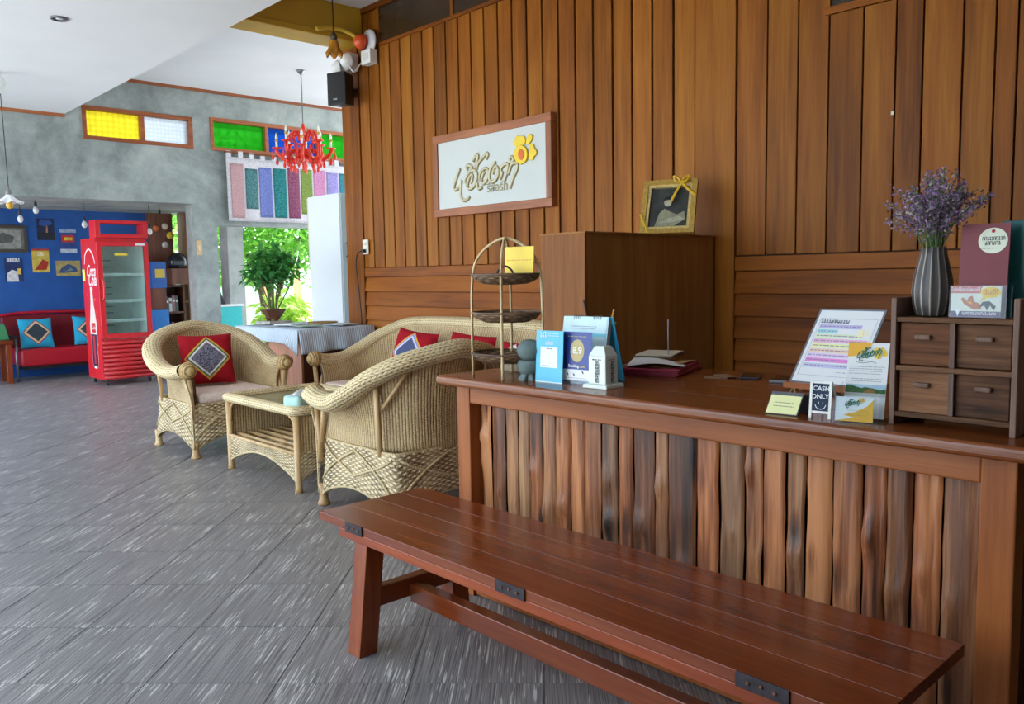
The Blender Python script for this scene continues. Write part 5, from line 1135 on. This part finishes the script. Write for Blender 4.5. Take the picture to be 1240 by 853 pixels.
MB().lathe([(.10, 0), (.128, .04), (.135, .10), (.12, .16), (.08, .205), (.03, .225), (.001, .228)], 20).build('shell', plain(34, 34, 38, .15), hm, smooth=True); MB().box(.10, -.03, .08, .07, .15, .06).build('visor', plain(70, 74, 80, .1), hm, bevel=.01); MB().bb(-.1, .1, -.13, .12, -.228, 0).build('helmet_stand', SHW, hm)
for k, (y, z, c, r, lb) in enumerate(((-.18, 2.02, (200, 110, 60), .05, 'orange round ornament hung on the brown bookshelf back'), (-.05, 2.05, (222, 210, 190), .05, 'cream oval ornament hung on the bookshelf back'), (.02, 1.92, (220, 190, 50), .055, 'yellow smiling disc hung beside the bookshelf gap'), (-.06, 1.78, (206, 202, 196), .05, 'white shell ornament hung on the bookshelf back'))):
    t = thing('wall_ornament', lb, 'ornament', (-12.37, 4.72+y, z)); MB().lathe([(.001, .0), (r, .004), (r*.9, .02), (r*.4, .032), (.001, .034)], 16).build('disc', plain(*c, .5), t, smooth=True, rot=(0, PI/2, 0)); MB().tube([(.002, 0, r), (.002, 0, r+.06)], .003, 5).build('cord', BLACK, t)
nt_ = thing('switch_plate', 'tan switch plate on the side of the concrete column', 'switch', (XB, 4.255, 1.66)); MB().bb(0, .012, -.035, .035, -.09, .09).build('plate', plain(206, 172, 132, .5), nt_, bevel=.003); MB().bb(.012, .017, -.012, .012, -.03, .03).build('rocker', plain(222, 196, 160, .5), nt_)

# ------------------------------------------------------------------ patchwork valance
va = thing('patchwork_valance', 'white tab top valance with coloured woven cloth panels', 'curtain', (XB+.06, 4.63, 2.0))
VW, VH = 2.0, .80
wav = lambda y, z: .012*math.sin(y*9)+.008*math.sin(y*21+1)*(1-z/VH)
LINEN = cloth('white_linen', srgb(190, 184, 190), srgb(216, 212, 216), scale=80)
MB().grid(lambda u, v: (wav(u*VW, v*VH), u*VW, v*VH), 80, 10).build('lining', LINEN, va, smooth=True, solid=.004)
for k in range(13): MB().grid(lambda u, v, k=k: (wav(k*.155+.05*u, VH)+.001, .005+k*.155+.062*u, VH-.01+.085*v), 3, 3).build('tab', LINEN, va, solid=.004)
PC = [((176, 136, 140), (196, 160, 160), .04, .08), ((40, 84, 92), (96, 140, 140), .16, .13), ((96, 108, 170), (126, 136, 192), .06, .10), ((24, 92, 96), (60, 140, 140), .06, .10), ((110, 56, 80), (150, 90, 116), .06, .08), ((96, 116, 50), (140, 156, 84), .12, .08), ((176, 110, 150), (206, 146, 180), .06, .08), ((130, 120, 180), (166, 156, 206), .06, .10), ((30, 90, 104), (70, 140, 150), .08, .10), ((150, 80, 90), (180, 120, 120), .06, .08)]
for k, (c1, c2, lo, hi) in enumerate(PC):
    y0 = .045+k*.197; m = cloth('woven_panel_%d' % k, srgb(*c1), srgb(*c2), scale=70)
    MB().grid(lambda u, v, y0=y0, lo=lo, hi=hi: (wav(y0+.175*u, lo+(VH-hi-lo)*v)+.006, y0+.175*u, lo+(VH-hi-lo)*v), 10, 8).build('cloth_panel', m, va, smooth=True, solid=.002)
MB().tube([(0, -.02, VH+.06), (0, VW+.1, VH+.06)], .012, 8).build('rod', W_FRAME, va, smooth=True)

# ------------------------------------------------------------------ chandelier and pendants
RGL = plain(232, 58, 36, .15, var=.1); CDL = plain(236, 232, 220, .5); BRASS = plain(200, 160, 70, .3, .8)
chd = thing('chandelier', 'red glass chandelier with white candle lamps hanging from the upper ceiling', 'chandelier', (-8.6, 4.86, 2.66))
MB().lathe([(.05, .94), (.045, .925), (.01, .89)], 14).build('ceiling_rose', plain(150, 152, 156, .3, .8), chd, smooth=True); MB().tube([(0, 0, .35), (0, 0, .90)], .006, 6).build('chain', plain(120, 120, 124, .3, .8), chd)
MB().lathe([(.001, -.12), (.02, -.10), (.012, -.06), (.05, -.02), (.06, .02), (.02, .06), (.016, .12), (.04, .17), (.045, .2), (.015, .24), (.03, .30), (.012, .35)], 14).build('centre_column', RGL, chd, smooth=True)
rr = random.Random(5)
for k in range(8):
    a = 2*PI*k/8+.2; R_ = .30 if k % 2 else .25; zt = .06 if k % 2 else .12
    ca, sa = math.cos(a), math.sin(a); D = lambda r, z: (r*ca, r*sa, z)
    arm = MB().tube(crom([D(.03, .02), D(.12, -.07), D(.22, -.05), D(R_, .03), D(R_, zt)], 5), .021, 7).build('arm', RGL, chd, smooth=True)
    MB().lathe([(.01, zt), (.05, zt+.012), (.055, zt+.02), (.02, zt+.022)], 12, o=D(R_, 0)).build('drip_dish', RGL, arm, smooth=True)
    MB().lathe([(.013, zt+.02), (.013, zt+.11)], 8, o=D(R_, 0)).build('candle_tube', CDL, arm); MB().lathe([(.012, zt+.11), (.017, zt+.13), (.010, zt+.165), (.001, zt+.19)], 8, o=D(R_, 0)).build('candle_bulb', plain(240, 238, 226, .2), arm, smooth=True)
    MB().lathe([(.014, zt+.085), (.02, zt+.095), (.014, zt+.11)], 8, o=D(R_, 0)).build('candle_collar', BRASS, arm, smooth=True)
    for r_, z_, l in ((R_, -.0, .12), (.15, -.07, .13), (.05, .24, .09), (.22, -.04, .11), (R_+.045, .06, .12), (.10, .12, .10)):
        MB().lathe([(.002, z_), (.007, z_-l*.4), (.018, z_-l*.7), (.014, z_-l*.9), (.001, z_-l)], 7, o=D(r_, 0)).build('glass_drop', RGL, chd, smooth=True)
    MB().tube(crom([D(.04, .18), D(.10, .26), D(.16, .20), D(.13, .14)], 4), .016, 6).build('scroll', RGL, chd, smooth=True)
    a += PI/8; ca, sa = math.cos(a), math.sin(a); D = lambda r, z, ca=ca, sa=sa: (r*ca, r*sa, z)
    MB().tube(crom([D(.03, .0), D(.11, .05), D(.19, .0), D(.17, -.06), D(.12, -.05)], 4), .017, 6).build('scroll', RGL, chd, smooth=True)
    MB().lathe([(.002, .0), (.012, -.05), (.02, -.09), (.001, -.13)], 7, o=D(.2, 0)).build('glass_drop', RGL, chd, smooth=True)
def flower_shade(r0, r1, h, n=8, depth=.25):
    return lambda u, v: ((r0+(r1-r0)*v**1.6*(1+depth*.3*math.cos(n*2*PI*u)*v))*math.cos(2*PI*u), (r0+(r1-r0)*v**1.6*(1+depth*.3*math.cos(n*2*PI*u)*v))*math.sin(2*PI*u), -h*v*(1-.18*math.cos(n*2*PI*u)*v*depth*4))
am = thing('amber_pendant', 'amber flower shaped pendant lamp beside the yellow beam', 'pendant lamp', (-5.9, 3.638, 3.14))
MB().tube([(0, 0, .07), (0, 0, .459)], .005, 6).build('cord', BLACK, am); MB().lathe([(.016, .0), (.028, .015), (.030, .04), (.015, .06), (.006, .072)], 14).build('cap', plain(70, 58, 46, .5), am, smooth=True)
AMB = plain(206, 140, 36, .2, var=.25, scale=12, trans=.35)
MB().grid(flower_shade(.032, .066, .11, 6, .2), 48, 10, wrapu=True).build('shade', AMB, am, smooth=True, solid=.004)
wp = thing('white_pendant', 'white flower shaped pendant lamp with a yellow bulb on a long cord', 'pendant lamp', (-8.5, 1.855, 2.05))
MB().tube([(0, 0, .02), (-.02, -.005, 1.0)], .004, 6).build('cord', BLACK, wp); MB().lathe([(.022, 0), (.03, .02), (.012, .05), (.004, .06)], 12).build('cap', plain(120, 120, 120, .4), wp, smooth=True)
MB().grid(flower_shade(.025, .11, .07, 8, .2), 56, 10, wrapu=True).build('shade', plain(236, 236, 240, .3), wp, smooth=True, solid=.004)
MB().lathe([(.001, -.125), (.022, -.115), (.03, -.09), (.022, -.05), (.012, -.02)], 12).build('bulb', plain(226, 170, 40, .3), wp, smooth=True)
MB().lathe([(.001, .88), (.035, .89), (.05, .93), (.045, 1.0), (.02, 1.05), (.015, 1.068)], 14, o=(-.02, -.005, 0)).build('ceiling_cup', plain(226, 230, 226, .4), wp, smooth=True)
dl = thing('downlight', 'recessed chrome downlight in the dropped ceiling', 'downlight', (-6.55, 1.823, 3.119))
MB().tube([(.055*math.cos(2*PI*k/28), .055*math.sin(2*PI*k/28), -.003) for k in range(28)], .008, 6, closed=True).build('bezel', plain(110, 112, 116, .3, .8), dl, smooth=True); MB().lathe([(.001, -.002), (.05, -.001)], 24).build('reflector', plain(120, 124, 130, .3, .5), dl); MB().lathe([(.001, -.010), (.022, -.008), (.026, -.003)], 16).build('lamp_face', plain(214, 220, 226, .2), dl, smooth=True)

# ------------------------------------------------------------------ speaker and emergency lamps by the wall end
spk = thing('loudspeaker', 'black wall loudspeaker at the end of the wood wall', 'loudspeaker', (-6.42, 4.02, 2.76), .35)
MB().hexa([(-.10, -.08, 0), (.10, -.08, 0), (.075, .08, .01), (-.075, .08, .01)], [(-.10, -.08, .28), (.10, -.08, .28), (.075, .08, .27), (-.075, .08, .27)]).build('cabinet', plain(26, 26, 28, .5), spk, bevel=.012, seg=3)
MB().grid(lambda u, v: ((u-.5)*.18, -.082-.012*math.sin(PI*u), .012+v*.256), 10, 4).build('grille', plain(16, 16, 18, .7), spk, smooth=True); MB().bb(-.02, .02, -.097, -.094, .04, .052).build('badge', plain(150, 150, 154, .3, .7), spk); MB().bb(-.015, .015, .07, .17, .1, .18).build('bracket', BLACK, spk)
el = thing('emergency_light', 'white twin head emergency lamp box above the loudspeaker', 'emergency light', (-6.36, 4.09, 3.07))
MB().bb(-.17, .0, -.03, .075, .0, .15).build('battery_box', plain(226, 228, 230, .5), el, bevel=.008); MB().bb(-.15, -.03, -.033, -.03, .03, .12).build('front_label', plain(190, 192, 190, .6), el)
for x, z, rz in ((-.12, .03, -.3), (.03, .06, .4)):
    h = MB().lathe([(.02, .05), (.045, .03), (.062, 0), (.066, -.012), (.058, -.012)], 16).build('lamp_head', plain(232, 232, 232, .4), el, smooth=True, loc=(x, -.07, z), rot=(PI/2+.2, 0, rz)); MB().lathe([(.001, -.002), (.056, -.002)], 16).build('lens', plain(120, 126, 132, .1), h)
MB().tube(crom([(.0, -.02, .06), (.06, -.06, .02), (.1, -.04, -.04), (.12, .02, .04)], 5), .006, 6).build('cable', plain(210, 210, 208, .5), el, smooth=True)
jb = thing('junction_box', 'white junction box on the wood wall beside the emergency lamp', 'junction box', (-6.16, 4.16, 3.09)); MB().bb(-.08, .06, -.05, .028, 0, .12).build('box', plain(226, 226, 224, .5), jb, bevel=.006); MB().bb(-.05, .03, -.052, -.05, .03, .09).build('cover', plain(210, 210, 208, .5), jb)
of = thing('wall_siren', 'orange domed siren with a white backing ring on the wood wall', 'siren', (-6.18, 4.155, 3.28)); MB().lathe([(.001, -.08), (.04, -.07), (.06, -.04), (.066, 0)], 18).build('dome', plain(226, 84, 30, .35), of, smooth=True, rot=(-PI/2, 0, 0), loc=(-.03, -.04, 0)); MB().lathe([(.06, -.02), (.10, -.014), (.105, 0), (.09, .01)], 22).build('ring', plain(216, 216, 220, .4), of, smooth=True, rot=(-PI/2, 0, 0), loc=(.01, 0, 0))
yc = MB().tube(crom([(-6.22, 4.09, 3.30), (-6.26, 3.97, 3.36), (-6.27, 3.82, 3.36), (-6.27, 3.70, 3.33)], 6), .018, 8).build('yellow_hose', plain(214, 180, 60, .3), smooth=True); tag(yc, 'short yellow hose curving from the siren along the beam', 'hose')

# ------------------------------------------------------------------ tall cabinet with framed photograph
cab = thing('tall_cabinet', 'tall brown wooden cabinet between counter and wood wall', 'cabinet', (-2.875, 3.62, 0))
MB().bb(-.155, .147, -.555, .555, 0, 1.462).build('carcass', W_CABD, cab, bevel=.003); MB().bb(-.155, .15, -.572, -.556, .02, 1.464).build('front_panel', W_CAB, cab, bevel=.003); MB().bb(-.157, .157, -.574, .557, 1.462, 1.472).build('top_board', W_CABD, cab, bevel=.002)
ph = thing('framed_photograph', 'gilt framed old photograph tied with a yellow ribbon on the tall cabinet', 'photograph', (-2.85, 3.85, 1.4725))
GILT = plain(196, 158, 76, .35, .35, var=.2, scale=60); GILT2 = plain(222, 196, 130, .35, .3, var=.25, scale=150)
Mp = in_thing(ph, PM((-2.945, 3.757, 1.476), .42, .42)); pp_ = Panel(ph, Mp); w, h = .305, .335
for nm, m, o_, i_, z0, z1 in (('frame', GILT, 0, .028, -.012, .016), ('inner_moulding', GILT2, .026, .044, -.012, .009)):
    mb = MB(); mb.bb(o_, w-o_, o_, i_, z0, z1).bb(o_, w-o_, h-i_, h-o_, z0, z1).bb(o_, i_, i_, h-i_, z0, z1).bb(w-i_, w-o_, i_, h-i_, z0, z1); pp_._put(mb, nm, m, 0)
pp_._put(MB().bb(.03, w-.03, .03, h-.03, -.008, -.004), 'print', plain(60, 62, 60, .25, var=.3, scale=12), 0)
g = plain(150, 148, 120, .4, var=.2); g2 = plain(176, 174, 150, .4, var=.2); g3 = plain(44, 44, 44, .4)
pp_.poly([(.08, .05), (.10, .13), (.13, .16), (.16, .14), (.20, .12), (.24, .14), (.25, .09), (.19, .05)], g, 'seated_figure_print', 0); pp_.disc(.145, .20, .022, g2, 'figure_head_print', 1, .028); pp_.poly([(.123, .205), (.13, .232), (.15, .24), (.168, .228), (.165, .212), (.145, .214)], g3, 'figure_hair_print', 2); pp_.poly([(.10, .07), (.16, .10), (.22, .11), (.24, .09), (.16, .07)], g2, 'figure_arm_print', 1)
RIB = plain(222, 178, 34, .4)
pp_._put(MB().tube([(.20, .34, .02), (.215, .30, .022), (.19, .25, .022), (.165, .19, .02)], .008, 6, flat=.4), 'ribbon', RIB, 0); pp_._put(MB().tube([(.22, .31, .022), (.25, .27, .022), (.30, .225, .02)], .008, 6, flat=.4), 'ribbon', RIB, 0); pp_._put(MB().tube([(-.002, .12, .018), (.03, .05, .02), (.055, -.002, .018)], .007, 6, flat=.4), 'ribbon', RIB, 0)
for s in (-1, 1): pp_._put(MB().tube(crom([(.215, .31, .022), (.215+s*.02, .335, .03), (.215+s*.045, .345, .03), (.215+s*.03, .315, .028), (.215, .31, .024)], 5), .006, 6), 'bow_loop', RIB, 0)
MB().tube([(.02, .12, .005), (.015, .085, .14)], .006, 6).build('easel_strut', BLACK, ph)

# ------------------------------------------------------------------ resort sign on the wall
sg = thing('resort_sign', 'wood framed pale sign with gold Thai lettering and a yellow orchid', 'sign', (-4.66, YW, 1.73))
SX0, SX1, SZ0, SZ1 = -.655, .655, 0, .635; SD = -.055
W_SIGN = wood('sign_frame', srgb(120, 66, 36), srgb(164, 98, 58), srgb(186, 122, 78), 0, .45); W_SIGNV = wood('sign_frame_upright', srgb(120, 66, 36), srgb(164, 98, 58), srgb(186, 122, 78), 2, .45)
for z0, z1 in ((SZ0, .06), (SZ1-.06, SZ1)): MB().bb(SX0, SX1, SD, -.002, z0, z1).build('frame_rail', W_SIGN, sg, bevel=.004)
for x0, x1 in ((SX0, SX0+.055), (SX1-.055, SX1)): MB().bb(x0, x1, SD, -.002, .06, SZ1-.06).build('frame_stile', W_SIGNV, sg, bevel=.004)
MB().bb(SX0+.05, SX1-.05, SD+.012, SD+.03, .055, SZ1-.055).build('board', plain(206, 210, 206, .6, var=.02, scale=6), sg)
pg = Panel(sg, PM((0, SD+.012, 0)))
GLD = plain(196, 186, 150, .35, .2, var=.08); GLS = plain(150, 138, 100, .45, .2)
def SGN_X(x, y): return -0.48487 + 0.00083737*x + -2.0566e-05*y + -6.856e-08*x*x + 8.6825e-09*x*y
def SGN_Z(x, y): return 0.52468 + -9.9092e-05*x + -0.0005201*y + 6.8007e-09*x*x + 4.3619e-08*x*y
def SGN_OX(x, y): return 0.18458 + 0.00061554*x + -1.1168e-05*y + -4.2291e-08*x*x + 5.1423e-09*x*y
def SGN_OZ(x, y): return 0.62 + -8.6224e-05*x + -0.00041108*y + 5.0882e-09*x*x + 2.8332e-08*x*y
for k, st_ in enumerate(LOGO):
    P = crom([(SGN_X(x, y), 0, SGN_Z(x, y)) for x, y in st_], 5)
    MB().tube([(q.x, SD+.006, q.z) for q in P], [.0125*(.55+.45*math.sin(PI*min(1, .15+i/len(P)*.8))) for i in range(len(P))], 8, upv=(0, 1, 0), flat=.5).build('logo_stroke', GLD, sg, smooth=True)
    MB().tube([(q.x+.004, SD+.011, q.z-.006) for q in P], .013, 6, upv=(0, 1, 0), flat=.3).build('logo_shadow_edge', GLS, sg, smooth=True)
pg.text('\u0e23\u0e35\u0e2a\u0e2d\u0e23\u0e4c\u0e17', SGN_X(745, 572), SGN_Z(745, 572), .085, GLS, 'resort_lettering', 8, bold=.0015)
OY = plain(240, 204, 40, .5, var=.06); OO = plain(222, 100, 24, .5, var=.1)
def petal(pts, m, name, d):
    MB().hexa([(x, SD+.010, z) for x, z in pts], [(x, SD-d, z) for x, z in pts]).build(name, m, sg, bevel=.003)
def OP(lst): return [(SGN_OX(x, y), SGN_OZ(x, y)) for x, y in lst]
petal(OP([(180,310),(195,240),(230,195),(265,215),(290,215),(330,200),(365,240),(370,330),(330,370),(260,380),(210,400),(185,370)]), OY, 'petal', .002)
petal(OP([(380,330),(395,230),(430,175),(470,170),(495,215),(480,280),(440,340),(400,360)]), OY, 'petal', .002)
petal(OP([(430,380),(470,335),(510,350),(525,420),(565,470),(560,530),(520,560),(510,620),(460,630),(425,590),(435,480)]), OY, 'petal', .002)
petal(OP([(300+115*math.cos(2*PI*k/20), 530+165*math.sin(2*PI*k/20)*(1+.05*math.cos(k*2.5))) for k in range(20)]), OY, 'lip_petal', .008)
petal(OP([(312+52*math.cos(2*PI*k/16), 530+95*math.sin(2*PI*k/16)) for k in range(16)]), OO, 'petal_core', .012)

# ------------------------------------------------------------------ outlet and cord
ou = thing('wall_outlet', 'white wall outlet plate with a plug in it', 'outlet', (-6.375, YW-.012, 1.53)); MB().bb(-.04, .045, -.012, 0, -.06, .07).build('plate', plain(226, 222, 208, .5), ou, bevel=.004); MB().bb(-.02, .02, -.018, -.012, .02, .045).build('socket', plain(210, 206, 190, .5), ou)
cd = thing('power_cord', 'black power cord hanging from the wall outlet', 'cord', (-6.375, YW-.03, 1.50)); MB().bb(-.02, .02, -.03, .002, -.015, .015).build('plug', BLACK, cd, bevel=.004); MB().tube(crom([(-.01, -.03, 0), (-.06, -.04, -.03), (-.10, -.03, -.14), (-.08, -.02, -.40), (-.06, -.015, -.68)], 6), .006, 6).build('cable', BLACK, cd, smooth=True)
gd = MB().bb(-.007, .007, -.004, 0, -.008, .008).build('wall_sticker', plain(206, 206, 170, .6), loc=(-1.735, YW-.001, 2.02)); tag(gd, 'tiny pale square sticker on the upright boards', 'sticker')
